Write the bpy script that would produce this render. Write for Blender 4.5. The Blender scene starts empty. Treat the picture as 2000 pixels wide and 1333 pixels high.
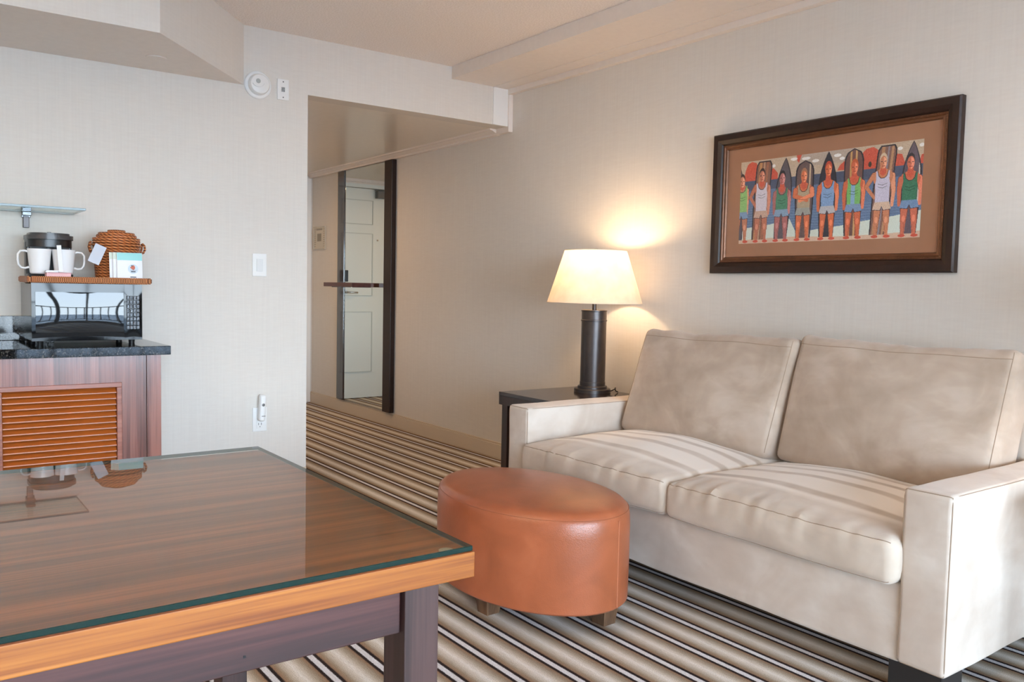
import bpy, bmesh, math, random
import numpy as np
from mathutils import Vector, Matrix, noise
PI = math.pi
SC = bpy.context.scene
COL = SC.collection
random.seed(7)

# ------------------------------------------------------------------ camera
F, YAW, PITCH, ROLL = 1657.8, math.radians(143.745), math.radians(-3.5607), math.radians(1.1752)
fw = Vector((math.cos(PITCH)*math.cos(YAW), math.cos(PITCH)*math.sin(YAW), math.sin(PITCH)))
rt = fw.cross(Vector((0, 0, 1))).normalized(); up = rt.cross(fw)
rt2 = math.cos(ROLL)*rt + math.sin(ROLL)*up; up2 = -math.sin(ROLL)*rt + math.cos(ROLL)*up
cam_data = bpy.data.cameras.new('camera'); cam = bpy.data.objects.new('camera', cam_data); COL.objects.link(cam)
m = Matrix((rt2, up2, -fw)).transposed().to_4x4(); m.translation = Vector((0, 0, 1.1))
cam.matrix_world = m
cam_data.sensor_width = 36; cam_data.lens = F/2000*36; cam_data.clip_start = 0.05; cam_data.clip_end = 500
SC.camera = cam

# ------------------------------------------------------------------ view, world, daylight
SC.view_settings.view_transform = 'Standard'; SC.view_settings.look = 'None'
SC.view_settings.gamma = 1; SC.view_settings.use_curve_mapping = False
SC.view_settings.exposure = 0.0
SC.cycles.use_denoising = True
SC.cycles.max_bounces = 12; SC.cycles.diffuse_bounces = 8; SC.cycles.glossy_bounces = 6
SC.cycles.transparent_max_bounces = 16; SC.cycles.transmission_bounces = 8
SC.cycles.sample_clamp_indirect = 6.0
w = bpy.data.worlds.new('sky'); SC.world = w; w.use_nodes = True
nt = w.node_tree; bg = nt.nodes['Background']
tc = nt.nodes.new('ShaderNodeTexCoord'); sp = nt.nodes.new('ShaderNodeSeparateXYZ'); cr = nt.nodes.new('ShaderNodeValToRGB')
nt.links.new(tc.outputs['Generated'], sp.inputs[0]); nt.links.new(sp.outputs['Z'], cr.inputs[0]); nt.links.new(cr.outputs[0], bg.inputs['Color'])
cr.color_ramp.elements[0].position = 0.0; cr.color_ramp.elements[0].color = (0.75, 0.87, 1.0, 1)
cr.color_ramp.elements[1].position = 0.6; cr.color_ramp.elements[1].color = (0.55, 0.74, 1.08, 1)
bg.inputs['Strength'].default_value = 32.0
LAMP_W, LAMP2_W, HALL_W, ROOM_W = 11.5, 8.5, 10.0, 80.0
# portal in the window opening: it only guides sampling of the sky, it gives no light of its own
pl = bpy.data.lights.new('window_portal', 'AREA'); pl.shape = 'RECTANGLE'; pl.size = 1.94; pl.size_y = 4.3
pl.cycles.is_portal = True
po = bpy.data.objects.new('window_portal', pl); COL.objects.link(po); po.location = (2.96, 0.75, 1.03); po.rotation_euler = (0, PI/2, 0)

# ------------------------------------------------------------------ materials
def lin(c):
    return tuple((v/255/12.92 if v/255 <= 0.04045 else ((v/255+0.055)/1.055)**2.4) for v in c) + (1,)
MATS = {}
def base(name):
    mt = bpy.data.materials.new(name); mt.use_nodes = True
    return mt, mt.node_tree, mt.node_tree.nodes['Principled BSDF']
def N(nt, t, **kw):
    n = nt.nodes.new(t)
    for k, v in kw.items():
        if hasattr(n, k): setattr(n, k, v)
        else: n.inputs[k.replace('_', ' ')].default_value = v
    return n
def coord(nt, scale=(1, 1, 1), rot=(0, 0, 0), world=False):
    if world:
        g = N(nt, 'ShaderNodeNewGeometry'); src = g.outputs['Position']
    else:
        t = N(nt, 'ShaderNodeTexCoord'); src = t.outputs['Object']
    mp = N(nt, 'ShaderNodeMapping'); mp.inputs['Scale'].default_value = scale; mp.inputs['Rotation'].default_value = rot
    nt.links.new(src, mp.inputs[0]); return mp.outputs[0]
def ramp(nt, src, stops, interp='LINEAR'):
    r = N(nt, 'ShaderNodeValToRGB'); r.color_ramp.interpolation = interp
    e = r.color_ramp.elements
    while len(e) < len(stops): e.new(0.5)
    for el, (p, c) in zip(e, stops):
        el.position = p; el.color = lin(c) if len(c) == 3 else c
    nt.links.new(src, r.inputs[0]); return r.outputs[0]
def add_bump(nt, b, src, strength, dist=0.002):
    bp = N(nt, 'ShaderNodeBump'); bp.inputs['Strength'].default_value = strength; bp.inputs['Distance'].default_value = dist
    nt.links.new(src, bp.inputs['Height']); nt.links.new(bp.outputs[0], b.inputs['Normal'])
def plain(name, col, rough=0.5, metal=0.0, noise_amt=0.0, nscale=30, bump=0, bscale=60, spec=0.5, coat=0):
    if name in MATS: return MATS[name]
    mt, nt, b = base(name)
    b.inputs['Roughness'].default_value = rough; b.inputs['Metallic'].default_value = metal
    b.inputs['Specular IOR Level'].default_value = spec; b.inputs['Coat Weight'].default_value = coat
    b.inputs['Coat Roughness'].default_value = 0.05
    c = coord(nt)
    nz = N(nt, 'ShaderNodeTexNoise', Scale=nscale, Detail=4.0); nt.links.new(c, nz.inputs['Vector'])
    d = noise_amt
    lo = tuple(max(0, v*(1-d)) for v in col); hi = tuple(min(255, v*(1+d)) for v in col)
    nt.links.new(ramp(nt, nz.outputs['Fac'], [(0.3, lo), (0.7, hi)]), b.inputs['Base Color'])
    if bump:
        n2 = N(nt, 'ShaderNodeTexNoise', Scale=bscale, Detail=5.0); nt.links.new(c, n2.inputs['Vector'])
        add_bump(nt, b, n2.outputs['Fac'], bump)
    MATS[name] = mt; return mt
def wallpaper():
    mt, nt, b = base('wallpaper'); b.inputs['Roughness'].default_value = 0.75; b.inputs['Specular IOR Level'].default_value = 0.25
    c = coord(nt, (70, 70, 2.2), world=True); c2 = coord(nt, (12, 12, 90), world=True)
    n1 = N(nt, 'ShaderNodeTexNoise', Scale=1.6, Detail=3.0); nt.links.new(c, n1.inputs['Vector'])
    n2 = N(nt, 'ShaderNodeTexNoise', Scale=1.3, Detail=3.0); nt.links.new(c2, n2.inputs['Vector'])
    mx = N(nt, 'ShaderNodeMath', operation='ADD'); nt.links.new(n1.outputs['Fac'], mx.inputs[0]); nt.links.new(n2.outputs['Fac'], mx.inputs[1])
    hf = N(nt, 'ShaderNodeMath', operation='MULTIPLY'); hf.inputs[1].default_value = 0.5; nt.links.new(mx.outputs[0], hf.inputs[0])
    nt.links.new(ramp(nt, hf.outputs[0], [(0.25, (213, 208, 201)), (0.75, (221, 217, 210))]), b.inputs['Base Color'])
    add_bump(nt, b, hf.outputs[0], 0.03, 0.001)
    return mt
def popcorn():
    mt, nt, b = base('popcorn_ceiling'); b.inputs['Roughness'].default_value = 0.95
    c = coord(nt, world=True)
    n1 = N(nt, 'ShaderNodeTexNoise', Scale=130.0, Detail=3.0); nt.links.new(c, n1.inputs['Vector'])
    nt.links.new(ramp(nt, n1.outputs['Fac'], [(0.35, (226, 218, 212)), (0.65, (241, 234, 229))]), b.inputs['Base Color'])
    add_bump(nt, b, n1.outputs['Fac'], 0.5, 0.004); return mt
def carpet():
    mt, nt, b = base('striped_carpet'); b.inputs['Roughness'].default_value = 0.95; b.inputs['Specular IOR Level'].default_value = 0.1
    g = N(nt, 'ShaderNodeNewGeometry'); s = N(nt, 'ShaderNodeSeparateXYZ'); nt.links.new(g.outputs['Position'], s.inputs[0])
    cz = N(nt, 'ShaderNodeTexNoise', Scale=260.0, Detail=2.0); nt.links.new(g.outputs['Position'], cz.inputs['Vector'])
    wob = N(nt, 'ShaderNodeMath', operation='MULTIPLY_ADD'); nt.links.new(cz.outputs['Fac'], wob.inputs[0]); wob.inputs[1].default_value = 0.006
    nt.links.new(s.outputs['Y'], wob.inputs[2])
    P, Y0 = 0.1412, 2.1118+0.003
    a = N(nt, 'ShaderNodeMath', operation='SUBTRACT'); nt.links.new(wob.outputs[0], a.inputs[0]); a.inputs[1].default_value = Y0-10*P-P/2
    d = N(nt, 'ShaderNodeMath', operation='DIVIDE'); nt.links.new(a.outputs[0], d.inputs[0]); d.inputs[1].default_value = P
    fr = N(nt, 'ShaderNodeMath', operation='FRACT'); nt.links.new(d.outputs[0], fr.inputs[0])
    W = (240, 240, 246); K = (50, 40, 40); R = (160, 130, 106); T = (198, 186, 170); C = (248, 245, 240)
    stops = [(0.0, C), (0.07, (234, 228, 219)), (0.17, T), (0.27, (164, 150, 131)), (0.345, R), (0.372, K), (0.425, K), (0.445, W), (0.552, W), (0.572, K), (0.628, K),
             (0.655, R), (0.74, (170, 153, 132)), (0.83, (206, 196, 181)), (0.93, (234, 228, 219)), (1.0, C)]
    stripe = ramp(nt, fr.outputs[0], stops)
    n2 = N(nt, 'ShaderNodeTexNoise', Scale=420.0, Detail=2.0); nt.links.new(g.outputs['Position'], n2.inputs['Vector'])
    n3 = N(nt, 'ShaderNodeMapping'); n3.inputs['Scale'].default_value = (30, 420, 1); nt.links.new(g.outputs['Position'], n3.inputs[0])
    n4 = N(nt, 'ShaderNodeTexNoise', Scale=1.0, Detail=2.0); nt.links.new(n3.outputs[0], n4.inputs['Vector'])
    sp1 = ramp(nt, n2.outputs['Fac'], [(0.34, (168, 160, 152)), (0.56, (255, 254, 252))])
    sp2 = ramp(nt, n4.outputs['Fac'], [(0.3, (226, 221, 214)), (0.7, (255, 255, 255))])
    m1 = N(nt, 'ShaderNodeMix', data_type='RGBA', blend_type='MULTIPLY'); m1.inputs[0].default_value = 0.6
    nt.links.new(stripe, m1.inputs[6]); nt.links.new(sp1, m1.inputs[7])
    m2 = N(nt, 'ShaderNodeMix', data_type='RGBA', blend_type='MULTIPLY'); m2.inputs[0].default_value = 0.8
    nt.links.new(m1.outputs[2], m2.inputs[6]); nt.links.new(sp2, m2.inputs[7])
    nt.links.new(m2.outputs[2], b.inputs['Base Color'])
    add_bump(nt, b, n2.outputs['Fac'], 0.5, 0.004); return mt
def wood(name, dark, mid, light, axis='Y', rough=0.3, fine=1.0, coat=0.0, streak=14):
    mt, nt, b = base(name); b.inputs['Roughness'].default_value = rough
    b.inputs['Coat Weight'].default_value = coat; b.inputs['Coat Roughness'].default_value = 0.12
    lo = {'X': (0.5, streak, streak), 'Y': (streak, 0.5, streak), 'Z': (streak, streak, 0.5)}[axis]
    hi = tuple(v*8 for v in lo)
    c = coord(nt, lo); c2 = coord(nt, hi)
    n1 = N(nt, 'ShaderNodeTexNoise', Scale=1.0, Detail=3.0, Distortion=0.3); nt.links.new(c, n1.inputs['Vector'])
    n2 = N(nt, 'ShaderNodeTexNoise', Scale=1.0, Detail=4.0); nt.links.new(c2, n2.inputs['Vector'])
    mm = N(nt, 'ShaderNodeMath', operation='MULTIPLY_ADD'); nt.links.new(n2.outputs['Fac'], mm.inputs[0]); mm.inputs[1].default_value = 0.45*fine
    sc = N(nt, 'ShaderNodeMath', operation='MULTIPLY'); sc.inputs[1].default_value = 0.8; nt.links.new(n1.outputs['Fac'], sc.inputs[0])
    nt.links.new(sc.outputs[0], mm.inputs[2])
    nt.links.new(ramp(nt, mm.outputs[0], [(0.45, dark), (0.6, mid), (0.75, light)]), b.inputs['Base Color'])
    add_bump(nt, b, n2.outputs['Fac'], 0.05, 0.001)
    MATS[name] = mt; return mt
def suede(name, bands=(), tones=((186, 171, 157), (197, 184, 171), (211, 201, 190))):
    mt, nt, b = base(name); b.inputs['Roughness'].default_value = 0.9; b.inputs['Specular IOR Level'].default_value = 0.15
    b.inputs['Sheen Weight'].default_value = 0.35; b.inputs['Sheen Roughness'].default_value = 0.5
    c = coord(nt); c2 = coord(nt, (1, 1, 2.2), (0.3, 0.5, 0.2))
    n1 = N(nt, 'ShaderNodeTexNoise', Scale=4.2, Detail=4.0, Distortion=0.8); nt.links.new(c, n1.inputs['Vector'])
    n2 = N(nt, 'ShaderNodeTexNoise', Scale=9.0, Detail=2.0, Distortion=0.4); nt.links.new(c2, n2.inputs['Vector'])
    mm = N(nt, 'ShaderNodeMath', operation='MULTIPLY_ADD'); nt.links.new(n2.outputs['Fac'], mm.inputs[0]); mm.inputs[1].default_value = 0.3
    nt.links.new(n1.outputs['Fac'], mm.inputs[2])
    col = ramp(nt, mm.outputs[0], [(0.44, tones[0]), (0.64, tones[1]), (0.84, tones[2])])
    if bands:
        # soft parallel bands of a paler tone mixed across the seat colour
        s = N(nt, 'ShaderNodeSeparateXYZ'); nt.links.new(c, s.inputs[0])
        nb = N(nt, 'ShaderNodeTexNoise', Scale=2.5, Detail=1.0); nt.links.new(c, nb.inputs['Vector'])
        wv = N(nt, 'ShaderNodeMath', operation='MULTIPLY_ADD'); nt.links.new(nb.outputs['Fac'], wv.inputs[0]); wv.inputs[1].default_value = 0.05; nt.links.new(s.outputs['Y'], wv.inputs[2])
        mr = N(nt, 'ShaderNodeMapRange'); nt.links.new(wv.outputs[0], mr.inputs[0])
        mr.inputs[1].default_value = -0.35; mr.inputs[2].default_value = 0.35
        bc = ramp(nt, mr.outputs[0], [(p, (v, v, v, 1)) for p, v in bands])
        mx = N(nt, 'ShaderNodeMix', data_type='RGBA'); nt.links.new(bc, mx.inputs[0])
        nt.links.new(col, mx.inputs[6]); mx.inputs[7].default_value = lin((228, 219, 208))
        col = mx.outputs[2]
    nt.links.new(col, b.inputs['Base Color'])
    n3 = N(nt, 'ShaderNodeTexNoise', Scale=9.0, Detail=5.0, Distortion=0.5); nt.links.new(c, n3.inputs['Vector'])
    add_bump(nt, b, n3.outputs['Fac'], 0.25, 0.01); return mt
def leather():
    mt, nt, b = base('brown_leather'); b.inputs['Roughness'].default_value = 0.32; b.inputs['Specular IOR Level'].default_value = 0.5
    c = coord(nt)
    n1 = N(nt, 'ShaderNodeTexNoise', Scale=7.0, Detail=5.0, Distortion=0.6); nt.links.new(c, n1.inputs['Vector'])
    nt.links.new(ramp(nt, n1.outputs['Fac'], [(0.3, (142, 78, 48)), (0.55, (156, 86, 54)), (0.75, (166, 95, 62))]), b.inputs['Base Color'])
    v = N(nt, 'ShaderNodeTexVoronoi', Scale=260.0); nt.links.new(c, v.inputs['Vector'])
    n2 = N(nt, 'ShaderNodeTexNoise', Scale=16.0, Detail=3.0); nt.links.new(c, n2.inputs['Vector'])
    mm = N(nt, 'ShaderNodeMath', operation='MULTIPLY_ADD'); nt.links.new(n2.outputs['Fac'], mm.inputs[0]); mm.inputs[1].default_value = 2.0; nt.links.new(v.outputs['Distance'], mm.inputs[2])
    add_bump(nt, b, mm.outputs[0], 0.12, 0.002); return mt
def granite():
    mt, nt, b = base('black_granite'); b.inputs['Roughness'].default_value = 0.05; b.inputs['Specular IOR Level'].default_value = 0.28
    c = coord(nt)
    v = N(nt, 'ShaderNodeTexVoronoi', Scale=220.0); nt.links.new(c, v.inputs['Vector'])
    n = N(nt, 'ShaderNodeTexNoise', Scale=60.0, Detail=5.0); nt.links.new(c, n.inputs['Vector'])
    mm = N(nt, 'ShaderNodeMath', operation='MULTIPLY'); nt.links.new(v.outputs['Distance'], mm.inputs[0]); nt.links.new(n.outputs['Fac'], mm.inputs[1])
    nt.links.new(ramp(nt, mm.outputs[0], [(0.18, (14, 14, 15)), (0.36, (34, 33, 32)), (0.52, (88, 84, 79))]), b.inputs['Base Color'])
    return mt
def pane_glass(name, tint=(1, 1, 1), refl=1.0, ior=1.5):
    mt = bpy.data.materials.new(name); mt.use_nodes = True; nt = mt.node_tree
    for n in list(nt.nodes): nt.nodes.remove(n)
    o = N(nt, 'ShaderNodeOutputMaterial'); t = N(nt, 'ShaderNodeBsdfTransparent'); t.inputs[0].default_value = tint + (1,)
    g = N(nt, 'ShaderNodeBsdfGlossy'); g.inputs['Roughness'].default_value = 0.0
    f = N(nt, 'ShaderNodeFresnel'); f.inputs[0].default_value = ior
    mu = N(nt, 'ShaderNodeMath', operation='MULTIPLY'); nt.links.new(f.outputs[0], mu.inputs[0])
    gm = N(nt, 'ShaderNodeNewGeometry'); iv = N(nt, 'ShaderNodeMath', operation='MULTIPLY_ADD'); nt.links.new(gm.outputs['Backfacing'], iv.inputs[0])
    iv.inputs[1].default_value = -refl; iv.inputs[2].default_value = refl; nt.links.new(iv.outputs[0], mu.inputs[1])
    mx = N(nt, 'ShaderNodeMixShader'); nt.links.new(mu.outputs[0], mx.inputs[0]); nt.links.new(t.outputs[0], mx.inputs[1]); nt.links.new(g.outputs[0], mx.inputs[2])
    nt.links.new(mx.outputs[0], o.inputs[0]); return mt
def weave(name, cylindrical=True):
    mt, nt, b = base(name); b.inputs['Roughness'].default_value = 0.45
    t = N(nt, 'ShaderNodeTexCoord'); s = N(nt, 'ShaderNodeSeparateXYZ'); nt.links.new(t.outputs['Object'], s.inputs[0])
    def mth(op, a, b_=None, v=None):
        n = N(nt, 'ShaderNodeMath', operation=op); nt.links.new(a, n.inputs[0])
        if b_ is not None: nt.links.new(b_, n.inputs[1])
        if v is not None: n.inputs[1].default_value = v
        return n.outputs[0]
    if cylindrical:
        ang = mth('ARCTAN2', s.outputs['Y'], s.outputs['X']); u = mth('MULTIPLY', ang, v=24.0)
        z = mth('MULTIPLY', s.outputs['Z'], v=520.0)
        w1 = mth('SINE', mth('ADD', u, z)); w2 = mth('SINE', z)
        h = mth('MULTIPLY', mth('ADD', w1, w2), v=0.25)
    else:
        u = mth('MULTIPLY', mth('ADD', s.outputs['Y'], s.outputs['X']), v=900.0); h = mth('MULTIPLY', mth('SINE', u), v=0.5)
    h2 = mth('ADD', h, v=0.5)
    nt.links.new(ramp(nt, h2, [(0.15, (96, 48, 22)), (0.5, (168, 96, 50)), (0.9, (214, 146, 92))]), b.inputs['Base Color'])
    add_bump(nt, b, h2, 0.8, 0.003); return mt

WALLP = wallpaper(); POP = popcorn(); CARP = carpet()
PAINT = plain('cream_paint', (228, 219, 211), 0.5, noise_amt=0.01)
CEILP = plain('hall_ceiling_paint', (222, 214, 202), 0.28, noise_amt=0.01)
TRIMW = plain('white_trim_paint', (236, 236, 234), 0.4)
BASEP = plain('beige_trim_paint', (206, 192, 172), 0.45)
DOORP = plain('white_door_paint', (226, 232, 228), 0.4)
ZEB = wood('zebrano_top', (96, 48, 18), (126, 66, 28), (170, 94, 46), 'Y', 0.3, streak=34)
ZEBE = wood('orange_edge_wood', (122, 62, 16), (158, 92, 30), (184, 118, 50), 'Y', 0.38, streak=24, coat=0.1)
MAH = wood('dark_mahogany', (46, 22, 20), (66, 33, 30), (84, 46, 40), 'Y', 0.5, streak=18)
MAHZ = wood('dark_mahogany_upright', (40, 24, 22), (54, 34, 31), (70, 46, 42), 'Z', 0.5, streak=22)
CABW = wood('striped_cabinet_wood', (84, 46, 38), (118, 70, 60), (142, 92, 80), 'Z', 0.25, streak=26, coat=0.5)
CABH = wood('cabinet_frame_wood', (110, 60, 46), (134, 78, 62), (156, 98, 80), 'Y', 0.3, streak=30)
SLAT = wood('orange_slat_wood', (128, 62, 22), (170, 90, 34), (198, 116, 56), 'Y', 0.35, streak=20)
ESP = wood('espresso_wood', (34, 22, 20), (42, 28, 26), (54, 36, 34), 'Z', 0.3, streak=20)
ESPT = plain('espresso_top', (46, 34, 32), 0.12, noise_amt=0.05)
LEGW = wood('brown_leg_wood', (74, 52, 36), (92, 66, 46), (110, 82, 60), 'Z', 0.4, streak=30)
SUE = suede('beige_suede')
SUEB = suede('beige_suede_banded', [(0, 0.15), (0.16, 0.15), (0.2, 0.85), (0.215, 0.85), (0.235, 0.0), (0.27, 0.0), (0.29, 1), (0.43, 1), (0.45, 0.0), (0.49, 0.0), (0.51, 1), (0.6, 1), (0.62, 0.0), (0.65, 0.0), (0.67, 1), (0.73, 1), (0.745, 0.1), (0.77, 0.1), (0.79, 0.9), (1.0, 0.9)], ((170, 153, 136), (184, 168, 151), (199, 185, 170)))
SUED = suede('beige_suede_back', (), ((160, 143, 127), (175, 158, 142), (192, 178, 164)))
SEAM = plain('seam_thread', (150, 131, 113), 0.9)
LEA = leather(); GRAN = granite()
BRONZE = plain('dark_bronze', (74, 70, 70), 0.34, 0.75, noise_amt=0.04)
CHROME = plain('chrome', (96, 98, 101), 0.2, 1.0)
NICKEL = plain('satin_nickel', (180, 178, 172), 0.25, 1.0)
BLKP = plain('black_plastic', (26, 26, 28), 0.3)
BLKG = plain('gloss_black', (10, 10, 12), 0.05, spec=0.25)
CASE = plain('microwave_casing', (22, 22, 24), 0.12, spec=0.5)
GREYP = plain('grey_plastic', (96, 98, 100), 0.3)
DOORGLASS = plain('mirrored_oven_glass', (26, 27, 29), 0.02, 0.0, spec=0.4)
FOIL = plain('silver_keypad', (70, 72, 75), 0.25, 0.5, noise_amt=0.35, nscale=160, bump=0.8, bscale=140)
WHT = plain('white_porcelain', (232, 232, 232), 0.15)
WPL = plain('white_plastic', (232, 233, 232), 0.35)
SLOT = plain('socket_slot_grey', (92, 92, 92), 0.6)
PAPER = plain('white_paper', (232, 234, 238), 0.6)
PINK = plain('pink_paper', (226, 178, 182), 0.6, noise_amt=0.03)
TEAL = plain('teal_print', (150, 212, 214), 0.4)
NAVY = plain('dark_print', (60, 62, 74), 0.5)
REDP = plain('red_print', (190, 96, 70), 0.5)
BLUEL = plain('pale_blue_print', (196, 212, 224), 0.5)
RAT = weave('rattan_weave'); RATT = weave('rattan_tray', False)
MIRR = plain('mirror_silver', (232, 238, 236), 0.0, 1.0)
FRAMEW = plain('dark_frame_wood', (40, 24, 18), 0.4, noise_amt=0.15, nscale=40, spec=0.35)
FRAMEL = plain('bronze_lip', (104, 66, 42), 0.35, 0.4, noise_amt=0.1)
MATB = plain('brown_mat_board', (164, 118, 88), 0.85, noise_amt=0.015)
PGLASS = pane_glass('picture_glass', refl=0.9, ior=1.45)
TGLASS = pane_glass('table_glass', (0.93, 0.97, 0.95), 1.0, 1.6)
SGLASS = pane_glass('shelf_glass', (0.85, 0.93, 0.91), 1.0, 1.5)
WGLASS = pane_glass('window_glass', (0.95, 0.97, 0.97), 1.0, 1.5)
GEDGE = plain('green_glass_edge', (10, 40, 36), 0.15)
SEDGE = plain('shelf_glass_edge', (92, 116, 124), 0.15)
CONC = plain('concrete', (170, 166, 158), 0.9, noise_amt=0.06, nscale=8)
RAILM = plain('dark_railing_paint', (40, 42, 46), 0.4)
def shade_mat():
    mt = bpy.data.materials.new('linen_shade'); mt.use_nodes = True; nt = mt.node_tree
    for n in list(nt.nodes): nt.nodes.remove(n)
    o = N(nt, 'ShaderNodeOutputMaterial'); d = N(nt, 'ShaderNodeBsdfDiffuse'); t = N(nt, 'ShaderNodeBsdfTranslucent')
    c = coord(nt); n = N(nt, 'ShaderNodeTexNoise', Scale=18.0, Detail=4.0); nt.links.new(c, n.inputs['Vector'])
    col = ramp(nt, n.outputs['Fac'], [(0.3, (226, 210, 188)), (0.7, (238, 224, 204))])
    nt.links.new(col, d.inputs[0]); nt.links.new(col, t.inputs[0])
    mx = N(nt, 'ShaderNodeMixShader'); mx.inputs[0].default_value = 0.31
    nt.links.new(d.outputs[0], mx.inputs[1]); nt.links.new(t.outputs[0], mx.inputs[2]); nt.links.new(mx.outputs[0], o.inputs[0]); return mt
SHADE = shade_mat()
def bulb_mat():
    mt, nt, b = base('lit_bulb'); b.inputs['Emission Color'].default_value = (1, 0.8, 0.55, 1); b.inputs['Emission Strength'].default_value = 12; return mt
BULB = bulb_mat()

# ------------------------------------------------------------------ mesh helpers
def bx(bm, x0, x1, y0, y1, z0, z1, mi=0):
    vs = [bm.verts.new((x, y, z)) for x in (x0, x1) for y in (y0, y1) for z in (z0, z1)]
    for f in ((0, 1, 3, 2), (4, 6, 7, 5), (0, 4, 5, 1), (2, 3, 7, 6), (0, 2, 6, 4), (1, 5, 7, 3)):
        fc = bm.faces.new([vs[i] for i in f]); fc.material_index = mi
    return vs
def box(x0, x1, y0, y1, z0, z1, bev=0.0, seg=2):
    bm = bmesh.new(); bx(bm, x0, x1, y0, y1, z0, z1)
    if bev: bmesh.ops.bevel(bm, geom=list(bm.edges), offset=bev, segments=seg, profile=0.5, affect='EDGES')
    return bm
def boxes(lst, bev=0.0):
    bm = bmesh.new()
    for b_ in lst: bx(bm, *b_)
    if bev: bmesh.ops.bevel(bm, geom=list(bm.edges), offset=bev, segments=2, profile=0.5, affect='EDGES')
    return bm
def lathe(bm, prof, n=40, c=(0, 0, 0), cap0=True, cap1=True, a0=0.0, a1=2*PI):
    rings = []
    for r, z in prof:
        rings.append([bm.verts.new((c[0]+r*math.cos(a0+(a1-a0)*i/n), c[1]+r*math.sin(a0+(a1-a0)*i/n), c[2]+z)) for i in range(n)])
    for a, b_ in zip(rings, rings[1:]):
        for i in range(n): bm.faces.new((a[i], a[(i+1) % n], b_[(i+1) % n], b_[i]))
    if cap0: bm.faces.new(list(reversed(rings[0])))
    if cap1: bm.faces.new(rings[-1])
    return bm
def tube(bm, pts, r, n=8, caps=True, closed=False):
    pts = [Vector(p) for p in pts]; rings = []; prev = None; L = len(pts)
    for i, p in enumerate(pts):
        if closed: t = pts[(i+1) % L]-pts[i-1]
        else: t = pts[min(i+1, L-1)]-pts[max(i-1, 0)]
        t = t.normalized() if t.length > 1e-9 else Vector((0, 0, 1))
        if prev is None:
            a = t.cross(Vector((0, 0, 1)));
            if a.length < 1e-3: a = t.cross(Vector((1, 0, 0)))
        else: a = prev-t*prev.dot(t)
        a.normalize(); prev = a; b_ = t.cross(a)
        rings.append([bm.verts.new(p+(a*math.cos(2*PI*k/n)+b_*math.sin(2*PI*k/n))*r) for k in range(n)])
    seq = list(zip(rings, rings[1:]))
    if closed: seq.append((rings[-1], rings[0]))
    for a, b_ in seq:
        for k in range(n): bm.faces.new((a[k], a[(k+1) % n], b_[(k+1) % n], b_[k]))
    if caps and not closed:
        bm.faces.new(list(reversed(rings[0]))); bm.faces.new(rings[-1])
    return bm
def prism(bm, poly, z0, z1, mi=0):
    a = [bm.verts.new((x, y, z0)) for x, y in poly]; b_ = [bm.verts.new((x, y, z1)) for x, y in poly]; n = len(poly)
    bm.faces.new(list(reversed(a))); bm.faces.new(b_)
    for i in range(n): bm.faces.new((a[i], a[(i+1) % n], b_[(i+1) % n], b_[i]))
    return bm
def obj(name, bm, mats, parent=None, smooth=False, loc=None, rot=None):
    bmesh.ops.recalc_face_normals(bm, faces=list(bm.faces))
    me = bpy.data.meshes.new(name); bm.to_mesh(me); bm.free()
    for mt in (mats if isinstance(mats, (list, tuple)) else [mats]): me.materials.append(mt)
    o = bpy.data.objects.new(name, me); COL.objects.link(o)
    if smooth:
        me.polygons.foreach_set('use_smooth', [True]*len(me.polygons))
        try: me.set_sharp_from_angle(angle=math.radians(smooth if smooth is not True else 35))
        except Exception: pass
    if parent: o.parent = parent
    if loc: o.location = loc
    if rot: o.rotation_euler = rot
    return o
def struct(name, bm, mats, parent=None, **k):
    o = obj(name, bm, mats, parent, **k)
    if parent is None: o['kind'] = 'structure'
    return o
def tag(o, label, cat, group=None):
    o['label'] = label; o['category'] = cat
    if group: o['group'] = group
    return o
def thing(name, label, cat, loc=(0, 0, 0), rotz=0, group=None):
    o = bpy.data.objects.new(name, None); COL.objects.link(o); o.location = loc; o.rotation_euler = (0, 0, rotz)
    o.empty_display_size = 0.05
    return tag(o, label, cat, group)
def dup(root, loc=None, rotz=None, label=None):
    r = root.copy(); COL.objects.link(r)
    if loc: r.location = loc
    if rotz is not None: r.rotation_euler = (0, 0, rotz)
    if label: r['label'] = label
    for ch in list(root.children):
        c = ch.copy(); COL.objects.link(c); c.parent = r
        for g in list(ch.children):
            d = g.copy(); COL.objects.link(d); d.parent = c
    return r
def roundbox(sx, sy, sz, r, n=(12, 12, 6), disp=None):
    """closed rounded box centred on 0; returns bm and the map from box surface point to final point"""
    h = Vector((sx/2, sy/2, sz/2))
    def ax(hh, k):
        inner = [-(hh-r)+2*(hh-r)*i/k for i in range(k+1)]
        e = [hh-r+r*math.tan(PI/4*t) for t in (0.25, 0.5, 0.75, 1.0)]
        return [-v for v in reversed(e)]+inner+e
    A = [ax(h[i], n[i]) for i in range(3)]
    def fmap(p):
        q = Vector([max(-(h[i]-r), min(h[i]-r, p[i])) for i in range(3)])
        d = Vector(p)-q
        nrm = d.normalized() if d.length > 1e-9 else Vector((0, 0, 1))
        o = q+nrm*r
        if disp: o = o+disp(o, nrm)
        return o
    bm = bmesh.new(); cache = {}
    def vert(p):
        k = tuple(round(v, 6) for v in p)
        if k not in cache: cache[k] = bm.verts.new(fmap(p))
        return cache[k]
    for a in range(3):
        b_, c = (a+1) % 3, (a+2) % 3
        for s in (-1, 1):
            for i in range(len(A[b_])-1):
                for j in range(len(A[c])-1):
                    vs = []
                    for (di, dj) in ((0, 0), (1, 0), (1, 1), (0, 1)):
                        p = [0, 0, 0]; p[a] = s*h[a]; p[b_] = A[b_][i+di]; p[c] = A[c][j+dj]; vs.append(vert(p))
                    if s < 0: vs.reverse()
                    bm.faces.new(vs)
    return bm, fmap
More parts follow.
